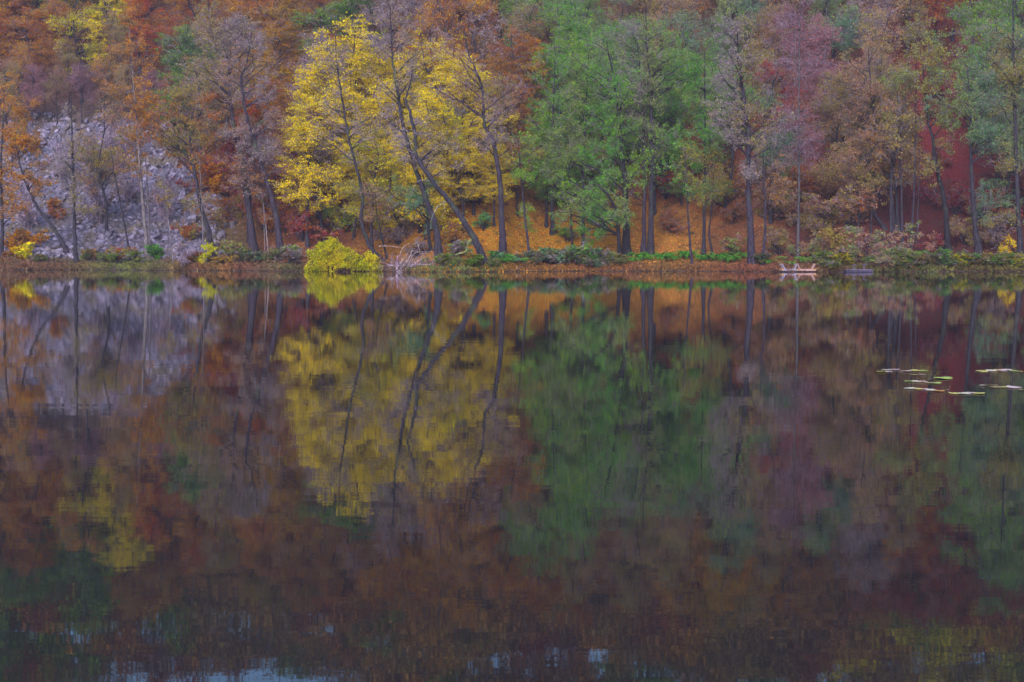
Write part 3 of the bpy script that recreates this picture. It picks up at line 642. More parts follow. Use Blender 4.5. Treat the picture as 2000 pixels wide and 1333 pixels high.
def build_hill():
    rng = np.random.default_rng(77)
    spots, far = [], []
    row = 0
    s = 13.0
    while s < 150:
        row += 1
        half = (150 + s) * 1000 / F + 9
        step = 6.2 if s < 80 else 7.0
        for x in np.arange(-half + (row % 2) * step / 2, half, step):
            X = x + rng.normal(0, 1.2); Yy = float(shore(X)) + s + rng.normal(0, 1.2); Z = float(hgt(X, Yy))
            H = rng.uniform(12.5, 16.5)
            bx, by = project((X, Yy, Z)); cx, cy = project((X, Yy, Z + H * .65)); tx, ty = project((X, Yy, Z + H))
            if in_scree(np.array(bx), np.array(by), X) and rng.random() < .93: continue
            cname, kind = blob(cx, cy, rng)
            lit = 860 < bx < 1480 and by > 395
            red = 1770 < bx < 1900 and 200 < by < 480
            if lit and rng.random() < .75: continue
            if red and rng.random() < .6: continue
            if by > 440 and rng.random() < .35: continue
            if -30 < cx < 2030 and by > -25: spots.append([X, Yy, Z, cname, kind, H, cx, cy])
            else:
                if rng.random() < .55: cname = ['rust', 'brown', 'golden brown', 'dark green', 'olive', 'crimson', 'purple', 'orange', 'dark green', 'brown'][rng.integers(0, 10)]
                far.append((X, Yy, Z, cname, H))
        s += 6.0 if s < 80 else 7.0
    # the yellow trees in the middle, set by hand
    for bx, by, top, c in ((690, 395, 40, 'yellow'), (640, 440, 170, 'yellow'), (795, 400, 150, 'yellow'), (860, 380, 150, 'yellow'), (925, 420, 205, 'yellow'), (760, 465, 250, 'yellow'), (905, 450, 270, 'yellow'), (830, 470, 300, 'yellow'),
                           (690, 465, 290, 'yellow'), (810, 330, 150, 'yellow'), (630, 380, 120, 'yellow'), (760, 380, 150, 'yellow'), (960, 380, 180, 'yellow'), (720, 430, 220, 'yellow green'), (870, 440, 215, 'yellow'), (640, 330, 130, 'yellow'), (1000, 330, 150, 'golden brown'), (965, 440, 270, 'yellow'), (1010, 420, 260, 'golden brown'), (820, 455, 250, 'yellow'), (880, 300, 80, 'yellow'), (815, 250, 50, 'golden brown'), (940, 250, 90, 'golden brown'), (780, 480, 360, 'yellow green'), (1040, 280, 120, 'golden brown'), (675, 250, 60, 'golden brown')):
        b = hit(bx, by); H = (by - top) * b[1] / F
        q = project((b[0], b[1], b[2] + H * .62)); spots.append([b[0], b[1], b[2], c, 'beech', H, q[0], q[1]])
    for bx, by, top, c in ((15, 262, 110, 'pinkish brown'), (65, 250, 120, 'purple'), (112, 246, 130, 'pinkish brown'), (160, 244, 120, 'purple'), (205, 246, 135, 'pinkish brown'), (250, 240, 120, 'brown'), (300, 244, 130, 'purple'), (340, 262, 140, 'rust'), (385, 300, 170, 'rust'), (40, 225, 80, 'golden brown'), (135, 215, 70, 'brown'), (215, 220, 80, 'golden brown'), (25, 330, 200, 'orange')):
        b = hit(bx, by); H = (by - top) * b[1] / F
        q = project((b[0], b[1], b[2] + H * .62)); spots.append([b[0], b[1], b[2], c, 'airy', H, q[0], q[1]])
    groups = {}
    KN = {'beech': 'beech_tree', 'airy': 'alder_tree', 'birch': 'birch_tree'}
    KW = {'beech': 'leafy tree', 'airy': 'lacy tree', 'birch': 'slim birch'}
    for t in spots:
        zone = next(z for lim, z in ZONES if t[6] < lim)
        groups.setdefault((t[3], t[4], zone), []).append(t)
    for (c, kind, zone), ts in groups.items():
        ts.sort(key=lambda t: t[2])
        for k, t in enumerate(ts):
            o = ORD[min(k, 17)]
            lab = f'{c} {KW[kind]} {zone}' + (f', {o} of its colour upslope' if len(ts) > 1 else ' on the slope')
            sh = HS[kind][rng.integers(0, len(HS[kind]))]
            A, B = CN[c]
            j = rng.uniform(.85, 1.15)
            ht = {'beech': 14.7, 'airy': 15.5, 'birch': 16}[kind]
            place(KN[kind], (t[0], t[1], t[2] - .1), sh, BKP if kind == 'birch' else BK, tuple(np.array(A) * j), tuple(np.array(B) * j), lab, 'tree', 'trees on the slope behind the shore', rng.uniform(0, 6.28), t[5] / ht, twig=TWP if c in ('purple', 'purplish grey') else TW)
    wood_stuff(far, 9)
    print('HILL', len(spots), len(far))
build_hill()

# ------------------------------------------------------------------ shrubs and undergrowth
def shrub_shape(seed, kind):
    rng = np.random.default_rng(seed)
    tr = np.array([[0, 0, 0], [rng.normal(0, .15), 0, .7], [rng.normal(0, .25), 0, 1.5]])
    E = [ell(0, 0, 1.3, 1.5, 1.0, 2.2)] + [ell(rng.normal(0, 1.15), rng.normal(0, .7), rng.uniform(.7, 2.5), rng.uniform(.5, 1.1), rng.uniform(.3, .75), .8) for _ in range(6)]
    stems = [(np.array([[0, 0, -.2], [rng.normal(0, .3), rng.normal(0, .3), .7], [rng.normal(0, .9), rng.normal(0, .7), 1.9]]), .035) for _ in range(5)]
    if kind == 'dense': return tree_meshes(seed, tr, .06, E, nlimb=26, nsub=6, ntwig=4, nfine=2, nleaf=6500, leaf=.135, flat=.5, tier=.25, sublen=.5, stems=stems)
    if kind == 'loose': return tree_meshes(seed, tr, .06, E, nlimb=22, nsub=6, ntwig=5, nfine=3, nleaf=2600, leaf=.13, flat=.5, tier=.3, sublen=.6, up=-.03, stems=stems)
    if kind == 'low_dense': return tree_meshes(seed, tr, .06, E, nlimb=22, nsub=5, ntwig=3, nfine=0, nleaf=1700, leaf=.30, flat=.5, tier=.25, sublen=.6, stems=stems, twig_r=1.6)
    if kind == 'low_loose': return tree_meshes(seed, tr, .06, E, nlimb=18, nsub=5, ntwig=4, nfine=0, nleaf=800, leaf=.27, flat=.5, tier=.2, sublen=.7, up=-.02, stems=stems, twig_r=2)
    return tree_meshes(seed, tr, .05, E, nlimb=24, nsub=5, ntwig=4, nfine=2, nleaf=30, leaf=.08, flat=.5, tier=0, sublen=.6, stems=stems, twig_r=1.7)
SS = {'dense': [shrub_shape(s, 'dense') for s in (51, 52, 53)], 'loose': [shrub_shape(s, 'loose') for s in (61, 62, 63)], 'bare': [shrub_shape(s, 'bare') for s in (71, 72)], 'low_dense': [shrub_shape(s, 'low_dense') for s in (81, 82, 83)], 'low_loose': [shrub_shape(s, 'low_loose') for s in (91, 92, 93)]}
SHRUBS = [ # base px, height px, colours, kind, label, width factor
 (42, 495, 62, OR, BR, 'dense', 'orange shrub at the left edge in front of the scree', 1),
 (45, 508, 34, (.55, .50, .03), YO, 'dense', 'small bright yellow bush below the orange shrub at left', 1.3),
 (108, 428, 44, OR, RU, 'loose', 'rusty orange bush among the stones behind the leaning sapling', 1),
 (178, 512, 26, OLG, BR, 'loose', 'low green brown bush right of the dark straight trunk', 1.5),
 (225, 512, 30, OL, RU, 'loose', 'low brownish bush left of the pale birch foot', 1.2),
 (306, 507, 26, G, DG, 'dense', 'low dark green bush at the foot of the pale birch', 1.3),
 (358, 525, 56, TWP, TWP, 'bare', 'bare purple shrub at the water edge below the scree', .8),
 (60, 450, 100, TWP, TWP, 'bare', 'bare bush on the scree left of the dark straight trunk', .7),
 (195, 440, 110, TWP, TWP, 'bare', 'bare bush mid scree right of the dark straight trunk', .7),
 (250, 400, 90, TWP, TWP, 'bare', 'bare bush on the scree left of the pale birch', .7),
 (325, 440, 100, TWP, TWP, 'bare', 'bare bush on the scree right of the pale birch', .7),
 (120, 350, 90, TWP, TWP, 'bare', 'bare bush high on the scree toward the left', .8),
 (210, 310, 90, TWP, TWP, 'bare', 'bare bush near the top of the scree', .9),
 (375, 470, 40, OL, RU, 'loose', 'olive bush on the scree edge left of the crooked tree', 1.2),
 (408, 516, 36, (.5, .48, .03), YG, 'loose', 'bright yellow green shrub at the crooked tree foot', .8),
 (445, 505, 44, OLG, OL, 'loose', 'olive green bush between crooked tree and tall alders', 1.2),
 (452, 440, 66, RU, OL, 'loose', 'rust bush on the slope left of the tall alders', 1.1),
 (440, 385, 70, OR, RU, 'dense', 'orange brown bush higher up right of the crooked tree', 1.2),
 (516, 450, 74, RD, RU, 'loose', 'red brown bush behind the two whitish saplings', 1),
 (505, 385, 70, RU, PK, 'loose', 'rusty bush high between the pair of tall alders', 1.1),
 (560, 455, 74, RU, OR, 'loose', 'rust bush right beside the swaying alder trunk', 1.1),
 (575, 510, 40, GP, OLG, 'loose', 'grey twiggy bush just left of the yellow bush', 1.1),
 (590, 470, 70, (.26, .06, .06), RU, 'loose', 'dark crimson bush above left of the yellow bush', 1.2),
 (545, 380, 80, (.34, .10, .06), RU, 'loose', 'crimson bush on the slope right of the alder pair', 1.1),
 (640, 440, 56, (.24, .06, .05), OL, 'loose', 'dark red bush directly above the yellow bush', 1.2),
 (668, 455, 60, G2, YG, 'loose', 'yellow green bush behind the curved dark trunk', 1.1),
 (780, 480, 64, BR, GP, 'loose', 'brown twiggy bush behind the small slanting stem', 1.1),
 (775, 455, 60, OLG, BG, 'loose', 'green bush on the slope left of the ivy trunk', 1.1),
 (815, 505, 44, GP, BR, 'loose', 'purplish twiggy bush above the brush pile', 1.3),
 (885, 478, 52, YO, OR, 'loose', 'orange yellow bush behind the leaning trunk foot', 1.2),
 (898, 505, 36, OLG, GP, 'loose', 'grey green bush left of the leaning trunk foot', 1.3),
 (870, 420, 56, Y, YO, 'dense', 'yellow bush on the slope above the leaning trunk', 1.4),
 (945, 452, 40, BG, G, 'loose', 'bluish green sapling bush on the orange litter', 1.1),
 (925, 400, 50, BG, OLG, 'loose', 'grey green bush high between leaning and kinked trunks', 1.2),
 (978, 517, 26, G, BG, 'dense', 'low green bush between leaning trunk and kinked alder', 1.8),
 (1060, 516, 28, OLG, BG, 'dense', 'low grey green bush right of the slim ivy sapling', 1.8),
 (1105, 518, 34, BG, GP, 'dense', 'low bluish bush below the two straight stems', 1.7),
 (1150, 516, 38, OLG, G, 'loose', 'loose green bush left of the low dark stem', 1.5),
 (1190, 519, 26, GP, OLG, 'loose', 'low grey bush at the foot of the big green alder', 1.6),
 (1105, 470, 26, OLG, G2, 'loose', 'small green bush on the orange litter under green leaves', 1.6),
 (1310, 455, 54, RU, BR, 'loose', 'rust bush right of the twin trunks on orange litter', 1.1),
 (1300, 390, 60, RU, RD, 'loose', 'rusty bush high behind the twin trunks', 1.2),
 (1330, 400, 60, G, OLG, 'loose', 'green sapling bush left of the grey green trunk', 1),
 (1425, 500, 46, BR, OLG, 'loose', 'brownish bush between the kinked stem and thick alder', 1.1),
 (1430, 440, 60, RU, BR, 'loose', 'rust bush higher up left of the thick alder', 1.1),
 (1520, 500, 62, BR, OL, 'loose', 'brown bush right of the slim trunk by the thick alder', 1),
 (1525, 430, 76, PK, BR, 'loose', 'pinkish brown bush above the brown bush near the birch', 1.1),
 (1590, 505, 56, BR, OLG, 'loose', 'brown green bush behind the upturned tables', 1.1),
 (1600, 450, 84, PK, OL, 'loose', 'tall pinkish bush right of the pale birch', 1.1),
 (1560, 395, 70, BR, RU, 'loose', 'brown bush high behind the pale birch', 1.2),
 (1640, 515, 72, PK, OL, 'dense', 'wide pinkish brown shrub between tables and dark raft', 1.1),
 (1690, 512, 80, PK, OLG, 'loose', 'arching pinkish shrub right behind the dark raft', 1.1),
 (1665, 440, 80, PK, BR, 'loose', 'pinkish bush on the slope left of the bent alder', 1.2),
 (1625, 390, 76, BR, PK, 'loose', 'brown bush high left of the thin stems', 1.2),
 (1728, 525, 56, OLG, PK, 'loose', 'green brown shrub at the bank right of the raft', 1.3),
 (1760, 512, 40, PK, OLG, 'loose', 'low pinkish bush before the close grey pair', 1.2),
 (1830, 490, 30, PK, MA, 'loose', 'small pink sprig left of the dark curved trunk', 1.2),
 (1885, 480, 62, PK, OL, 'loose', 'drooping pinkish bush left of the bluish trunk', 1.1),
 (1945, 480, 64, BR, GP, 'loose', 'brown twiggy bush right of the bluish trunk', 1.1),
 (1970, 496, 30, YO, Y, 'loose', 'small orange yellow bush near the right edge trunk', 1),
 (1865, 420, 60, (.26, .05, .05), MA, 'loose', 'crimson bush on the red slope behind the curved trunk', 1.1),
 (1950, 410, 70, OLG, BG, 'loose', 'grey green bush high near the right edge', 1.2),
]
BANKB = [(20, 515, 22, OR, 'orange tuft'), (80, 516, 20, OLG, 'green tuft'), (205, 517, 24, G2, 'bright green tuft'), (265, 517, 24, G2, 'bright green tuft'), (385, 518, 26, RU, 'rust tuft'), (430, 520, 22, YO, 'golden tuft'), (470, 515, 28, OLG, 'grey green tuft'), (500, 517, 26, BG, 'bluish green tuft'), (535, 516, 30, OLG, 'olive green tuft'), (565, 519, 26, GP, 'grey tuft'),
         (865, 521, 26, G2, 'bright green tuft'), (890, 524, 22, G2, 'bright green tuft'), (925, 524, 24, G2, 'bright green tuft'), (962, 524, 20, G2, 'bright green tuft'), (1025, 520, 26, OLG, 'olive green tuft'), (1045, 521, 28, BG, 'bluish green tuft'), (1080, 520, 30, OLG, 'olive green tuft'), (1125, 520, 32, G, 'green tuft'), (1170, 521, 30, BG, 'bluish green tuft'), (1205, 521, 26, OLG, 'olive green tuft'),
         (1480, 521, 28, DG, 'dark green tuft'), (1610, 524, 30, G2, 'bright green tuft'), (1645, 524, 30, YG, 'yellow green tuft'), (1705, 526, 28, G2, 'bright green tuft'), (1740, 524, 34, OLG, 'olive green tuft'), (1775, 523, 30, G2, 'bright green tuft'), (1805, 524, 28, OL, 'olive tuft'), (1835, 523, 32, G, 'green tuft'), (1868, 524, 28, YG, 'yellow green tuft'), (1895, 523, 30, G, 'green tuft'), (1922, 524, 26, OL, 'olive tuft'), (1955, 523, 30, G2, 'bright green tuft'), (1985, 524, 30, YG, 'yellow green tuft')]
BZ = [(160, 'left of the dark straight trunk'), (330, 'below the grey scree'), (600, 'before the pair of tall alders'), (1000, 'around the leaning trunk foot'), (1300, 'below the green alder'), (1560, 'left of the upturned tables'), (1720, 'around the dark raft'), (2000, 'below the red slope')]
cnt = {}
for px, py, h_, c_, w_ in BANKB:
    z_ = next(z for lim, z in BZ if px <= lim); k_ = cnt.get((w_, z_), 0); cnt[(w_, z_)] = k_ + 1
    tot = sum(1 for q in BANKB if q[4] == w_ and next(z for lim, z in BZ if q[0] <= lim) == z_)
    SHRUBS.append((px, py, h_, tuple(.62 * np.array(c_)), tuple(.3 * np.array(c_) + .3 * np.array(BR)), 'dense' if k_ % 3 == 2 else 'loose', f'low {w_} at the waterline {z_}' + (f', {["first", "second", "third", "fourth", "fifth"][k_]} from left' if tot > 1 else ''), 1.5))
for k, (base, ells, lab, nl) in enumerate((((648, 530), [(640, 502, 46, 26), (612, 513, 26, 17), (668, 508, 36, 22), (645, 486, 26, 16), (640, 522, 50, 8)], 'wide rounded yellow bush overhanging the water', 17000),
                                        ((720, 530), [(715, 508, 26, 20), (732, 514, 18, 15), (700, 516, 20, 13), (718, 523, 28, 7)], 'smaller yellow bush right of the wide yellow bush', 8000))):
    b = hit(*base); E = local_ells(ells, b, b[1] - .3)
    me = tree_meshes(900 + k, np.array([[0, 0, 0], [.1, 0, .5], [0, .1, 1.1]]), .07, E, nlimb=40, nsub=6, ntwig=5, nfine=2, nleaf=nl, leaf=.125, flat=.5, tier=.2, sublen=.42)
    place('shrub', b, me, BK, (.56, .47, .02), (.40, .40, .03), lab, 'shrub', twig=BK, pn=('stems', 'branches', 'foliage'))
# loose rows of brushwood higher on the slope
def scatter_brush():
    rng = np.random.default_rng(404)
    out = []
    for s in (16, 21, 27, 34, 42):
        for x in np.arange(-62, 64, 7.0):
            X = x + rng.normal(0, 2); Yy = float(shore(X)) + s + rng.normal(0, 1.5); Z = float(hgt(X, Yy))
            px, py = project((X, Yy, Z))
            if not (5 < px < 1995) or (in_scree(np.array(px), np.array(py), X) and rng.random() < .96): continue
            if 880 < px < 1480 and py > 410 and rng.random() < .75: continue
            if 1770 < px < 1890 and py > 250 and rng.random() < .7: continue
            c, _ = blob(px, py - 40, rng)
            out.append((X, Yy, Z, px, py, c))
    return out
for k, (px, py, hpx, A, B, kd, lab, wf) in enumerate(SHRUBS):
    b = hit(px, py); sc = hpx * b[1] / F / 2.9
    if hpx < 52 and kd != 'bare': kd = 'low_' + kd
    if hpx < 40 and kd != 'bare': sc *= 1.25
    t = place('bare_shrub' if kd == 'bare' else 'shrub', b, SS[kd][k % len(SS[kd])], (.16, .12, .16) if kd == 'bare' else BK, A, B, lab, 'shrub', rz=k * 2.4, twig=TWP if kd != 'dense' else BK, pn=('stems', 'branches', 'foliage'))
    t.scale = (sc * wf, sc * wf, sc)
BRUSH = {}
for q in scatter_brush():
    zone = next(z for lim, z in ZONES if q[3] < lim); BRUSH.setdefault((q[5], zone), []).append(q)
rngb = np.random.default_rng(6)
for (c, zone), qs in BRUSH.items():
    qs.sort(key=lambda q: q[2])
    for k, q in enumerate(qs):
        lab = f'{c} undergrowth bush {zone}' + (f', {ORD[k]} of its colour from below' if len(qs) > 1 else '')
        t = place('undergrowth_bush', q[:3], SS['loose'][rngb.integers(0, 3)], BK, CN[c][0], CN[c][1], lab, 'bush', 'undergrowth bushes on the slope', rz=rngb.uniform(0, 6), twig=TWP, pn=('stems', 'branches', 'foliage'))
        z = rngb.uniform(.9, 1.7); t.scale = (z * 1.15, z * 1.15, z)

# ------------------------------------------------------------------ ferns
def fern_mesh(seed):
    rng = np.random.default_rng(seed); out = []
    for k in range(13):
        a = k / 13 * 6.283 + rng.normal(0, .2); L = rng.uniform(.8, 1.2); lean = rng.uniform(.5, .95)
        t = np.linspace(0, 1, 12)[:, None]
        d = np.array([math.cos(a), math.sin(a), 0])
        P = d * (t * L * lean) + np.array([0, 0, 1]) * (L * (1.75 * t - 1.6 * t * t))
        v, f = [tubes(P[None], np.linspace(.012, .003, 12)[None], 3)][0]
        side = np.array([-d[1], d[0], 0]); vs = [v]; fs = [f]; off = len(v)
        for i in range(2, 12):
            w = .24 * math.sin(math.pi * min(1, i / 12 + .12)) * L
            tang = norm(P[min(i + 1, 11)] - P[i - 1]) * .06
            for sgn in (-1, 1):
                tip = P[i] + side * sgn * w + tang * 1.2 - np.array([0, 0, .05 * L])
                m = (P[i] + tip) / 2
                vs.append(np.array([P[i], m + tang * .8, tip, m - tang * .8])); fs.append(np.array([[0, 1, 2, 3]]) + off); off += 4
        V = np.concatenate(vs); Fc = np.concatenate(fs)
        out.append(mesh_np('frond', V, [Fc], [LEAF], {'v': rng.random(len(Fc)) * .5 + .2, 'w': np.full(len(Fc), rng.random())}, smooth=False))
    return out
FERN = [fern_mesh(s) for s in (1, 2, 3)]
def ferns(row, where, colA, colB, sc0):
    rng = np.random.default_rng(len(row))
    for k, (px, py) in enumerate(row):
        b = hit(px + rng.normal(0, 5), py + rng.uniform(-2, 8)); e = empty('fern', b); e.rotation_euler = (0, 0, rng.uniform(0, 6)); z = sc0 * rng.uniform(.6, 1.15); e.scale = (z, z, z * .9)
        tag(e, f'green fern clump {where}, {ORD[k] if k else "first"} from the left', 'fern', 'fern clumps on the bank')
        for me in FERN[k % 3]: link('frond', me, e, colA, colB)
ferns([(1236, 508), (1252, 503), (1270, 508), (1290, 510), (1306, 506), (1325, 510), (1340, 505)], 'below the twin trunks', (.09, .24, .06), G, 1.75)
ferns([(1366, 510), (1384, 506), (1402, 512), (1420, 508), (1438, 512), (1455, 508)], 'between the thin fern bank stem and thick alder', (.09, .24, .06), G, 1.75)
ferns([(1505, 512), (1522, 508), (1540, 513), (1578, 510), (1602, 514)], 'behind the upturned tables', G, OLG, 1.5)
ferns([(1775, 512), (1795, 506), (1815, 512), (1836, 507), (1858, 512), (1880, 507), (1902, 512), (1925, 508), (1948, 513), (1970, 510)], 'on the bank below the red slope', G, OLG, 1.6)
ferns([(965, 514), (990, 512), (1010, 514)], 'between the leaning trunk and the ivy sapling', G, BG, 1.4)

# ------------------------------------------------------------------ ground cover, grass and fallen leaves
BANKC = [(0, (.30, .17, .10)), (120, (.28, .17, .09)), (180, (.26, .24, .08)), (240, (.22, .30, .07)), (330, (.26, .22, .07)), (380, (.30, .13, .07)), (420, (.40, .22, .04)), (470, (.30, .13, .08)), (520, (.20, .15, .09)), (560, (.18, .20, .08)),
         (640, (.16, .10, .07)), (760, (.18, .12, .10)), (820, (.20, .26, .08)), (900, (.20, .28, .08)), (960, (.18, .26, .07)), (1000, (.34, .19, .06)), (1200, (.30, .12, .06)), (1300, (.26, .17, .06)), (1450, (.30, .11, .06)), (1540, (.28, .14, .08)),
         (1650, (.24, .20, .07)), (1720, (.20, .26, .06)), (1800, (.17, .24, .06)), (1900, (.26, .25, .06)), (2000, (.24, .26, .06))]
bcx = np.array([b[0] for b in BANKC], float); bcc = np.array([b[1] for b in BANKC])
def tinted(name, V, Fc, col, label, cat):
    tag(link(name, mesh_np(name, V, [Fc], [TINT], {'tint': col}, smooth=False)), label, cat, kind='stuff')
def ground_cover():
    rng = np.random.default_rng(31)
    n = 58000
    x = rng.uniform(-64, 64, n); s = rng.gamma(1.5, 1.5, n) - .15; y = shore(x) + s; z = np.maximum(hgt(x, y), .02)
    patch = .5 + .5 * np.sin(x * 1.3 + 2 * np.sin(y * .9)) * np.sin(x * .47 + 1)
    hh = rng.random(n) ** 1.5 * (.10 + .62 * patch ** 2)
    P = np.stack([x, y - .25 * (s < .5), z + hh], -1)
    px, _ = proj_np(x, y, z)
    c = np.stack([np.interp(px, bcx, bcc[:, k]) for k in range(3)], -1)
    mixc = litter(x, y, z) * 1.4
    m = (rng.random(n) < .35)[:, None]
    c = np.where(m, mixc, c * .62) * rng.uniform(.4, 1.5, (n, 1))
    nr = norm(rng.normal(size=(n, 3)) + np.array([0, -.4, .7])); u = norm(np.cross(nr, rng.normal(size=(n, 3)))); w = np.cross(nr, u)
    sz = rng.uniform(.08, .17, (n, 1))
    V = np.stack([P + u * sz * .6, P + w * sz * .4, P - u * sz * .6, P - w * sz * .4], 1).reshape(-1, 3)
    tinted('ground_cover', V, np.arange(4 * n).reshape(-1, 4), c, 'low mixed herbs and leaves covering the bank', 'ground cover')
    n = 30000
    x = rng.uniform(-64, 64, n)
    px0 = 1000 + F * x / 140
    keep = rng.random(n) < np.interp(px0, [0, 130, 300, 560, 700, 1150, 1300, 1700, 2000], [1, .9, .4, .45, .15, .3, .45, .35, .4]); x = x[keep]; n = len(x)
    s = rng.gamma(1.2, .9, n) - .12; y = shore(x) + s; z = np.maximum(hgt(x, y), -.05)
    L = (rng.uniform(.15, .6, n) * (.5 + .7 * (.5 + .5 * np.sin(x * 1.7) * np.sin(x * .6 + 1))))[:, None]; a = rng.uniform(0, 6.28, n); d = np.stack([np.cos(a), np.sin(a), np.zeros(n)], -1)
    B = np.stack([x, y, z], -1); side = np.stack([-d[:, 1], d[:, 0], np.zeros(n)], -1) * .011
    M = B + d * L * .18 + np.array([0, 0, 1]) * L * .6; T = B + d * L * .6 + np.array([0, 0, 1]) * L * .75
    V = np.stack([B - side, B + side, M + side * .8, T, M - side * .8], 1).reshape(-1, 3)
    px, _ = proj_np(x, y, z)
    c = np.stack([np.interp(px, bcx, bcc[:, k]) for k in range(3)], -1) * rng.uniform(.4, 1.0, (n, 1)) * np.array([1.15, .95, .9])
    tinted('bank_grass', V, np.arange(5 * n).reshape(-1, 5), c, 'dry reddish and green grass along the waterline', 'grass')
    n = 95000
    x = rng.uniform(-66, 68, n); s = 1 + rng.random(n) ** 1.3 * 58; y = shore(x) + s; z = hgt(x, y)
    px, py = proj_np(x, y, z); k = (~in_scree(px, py, x)) | (rng.random(n) < .22); x, y, z = x[k], y[k], z[k]; n = len(x)
    P = np.stack([x, y, z + .03 + .05 * rng.random(n)], -1)
    nr = norm(rng.normal(0, .45, (n, 3)) + np.array([0, -.5, .9])); u = norm(np.cross(nr, rng.normal(size=(n, 3)))); w = np.cross(nr, u)
    sz = rng.uniform(.11, .22, (n, 1))
    V = np.stack([P + u * sz * .6, P + w * sz * .42, P - u * sz * .6, P - w * sz * .42], 1).reshape(-1, 3)
    c = litter(x, y, z) * rng.uniform(.6, 2.1, (n, 1)) * rng.uniform(.85, 1.15, (n, 3))
    tinted('leaf_litter', V, np.arange(4 * n).reshape(-1, 4), c, 'fallen orange, red and brown leaves strewn over the slope', 'leaf litter')
ground_cover()

# ------------------------------------------------------------------ dead wood at the waterline
def stick(pix, r0, r1, Yd, seed, org):
    rng = np.random.default_rng(seed)
    P = np.array([at_depth(p[0], p[1], Yd + rng.normal(0, .25)) for p in pix]) - org
    P = spline(P, 4)
    return tubes(P[None], np.linspace(r0, r1, len(P))[None], 6)
def brush_pile():
    org = hit(795, 527); Yd = org[1] - .4
    e = empty('brush_pile', org); tag(e, 'tangled pile of bleached dead branches at the waterline', 'brush pile')
    Z = lambda l: [(560 + a / 4.545, 430 + b / 4.545) for a, b in l]
    L = [([(900, 400), (960, 412), (1000, 455)], .05), ([(975, 462), (1060, 440), (1160, 370), (1190, 345)], .06), ([(985, 452), (980, 380), (985, 310)], .16), ([(1000, 330), (1030, 250), (1080, 210)], .04),
         ([(1160, 200), (1180, 270), (1210, 300), (1290, 270)], .04), ([(1000, 450), (1090, 330), (1115, 250)], .04), ([(1010, 455), (1120, 400), (1250, 395), (1330, 385)], .05), ([(1040, 455), (1160, 420), (1220, 330)], .04),
         ([(970, 440), (1010, 380), (1070, 300)], .035), ([(820, 232), (920, 232), (1010, 245)], .035), ([(1060, 450), (1130, 300), (1240, 280)], .03), ([(1110, 455), (1180, 390), (1200, 310)], .03)]
    for i, (l, r) in enumerate(L):
        v, f = stick(Z(l), r, r * .35, Yd + (i % 4) * .3, i, org)
        link('dead_branch', mesh_np('dead_branch', v, [f], [BARK]), e, (.42, .34, .38) if i != 2 else (.22, .13, .19))
    rng = np.random.default_rng(8); n = 420
    st = np.stack([rng.normal(0.9, 1.5, n), rng.normal(.5, .6, n), rng.uniform(-.1, .6, n)], -1)
    tw = grow(rng, st, norm(rng.normal(size=(n, 3)) + np.array([0, 0, .5])), rng.uniform(.6, 1.7, n), 4, .25, 0)
    v, f = tubes(tw, np.tile(np.linspace(.014, .005, 5), (n, 1)), 3)
    tag(link('twigs', mesh_np('twigs', v, [f], [BARK]), e, (.30, .21, .27)), kind='stuff')
brush_pile()
def dead_limbs():
    lean = next(o for o in bpy.data.objects if o.get('label', '').startswith('strongly leaning'))
    org = np.array(lean.location); Yd = org[1]
    for i, (l, r, c) in enumerate([([(926, 466), (914, 474), (910, 491), (890, 498), (872, 509), (852, 516), (837, 519)], .10, (.20, .22, .07)), ([(890, 497), (889, 510), (891, 522)], .03, (.4, .36, .36)),
                                   ([(870, 394), (853, 406), (843, 428), (841, 447)], .035, (.36, .33, .33)), ([(848, 360), (830, 352), (812, 358), (803, 383)], .03, (.36, .33, .33)), ([(866, 394), (868, 410), (862, 430)], .025, (.36, .33, .3))]):
        v, f = stick(l, r, r * .3, Yd - .1, 50 + i, org)
        link('dead_limb', mesh_np('dead_limb', v, [f], [BARK]), lean, c)
dead_limbs()
def fallen_branch():
    for nm, lab, l, c in (('fallen_branch', 'pale dead branch on the bank near the right edge', [(1942, 515), (1950, 517), (1958, 519), (1963, 523)], (.45, .36, .40)),
                          ('fallen_branch', 'dark forked branch dipping into the water right of the dark raft', [(1716, 523), (1712, 528), (1709, 532), (1713, 536)], (.05, .045, .05)),
                          ('fallen_branch', 'short grey branch lying on leaves right of the leaning trunk', [(1002, 528), (1010, 525), (1018, 522)], (.34, .27, .26))):
        org = hit(l[0][0], min(l[0][1] + 6, 527)); v, f = stick(l, .05, .02, org[1], 3, org)
        tag(link(nm, mesh_np(nm, v, [f], [BARK]), None, c), lab, 'branch').location = [float(q) for q in org]
fallen_branch()

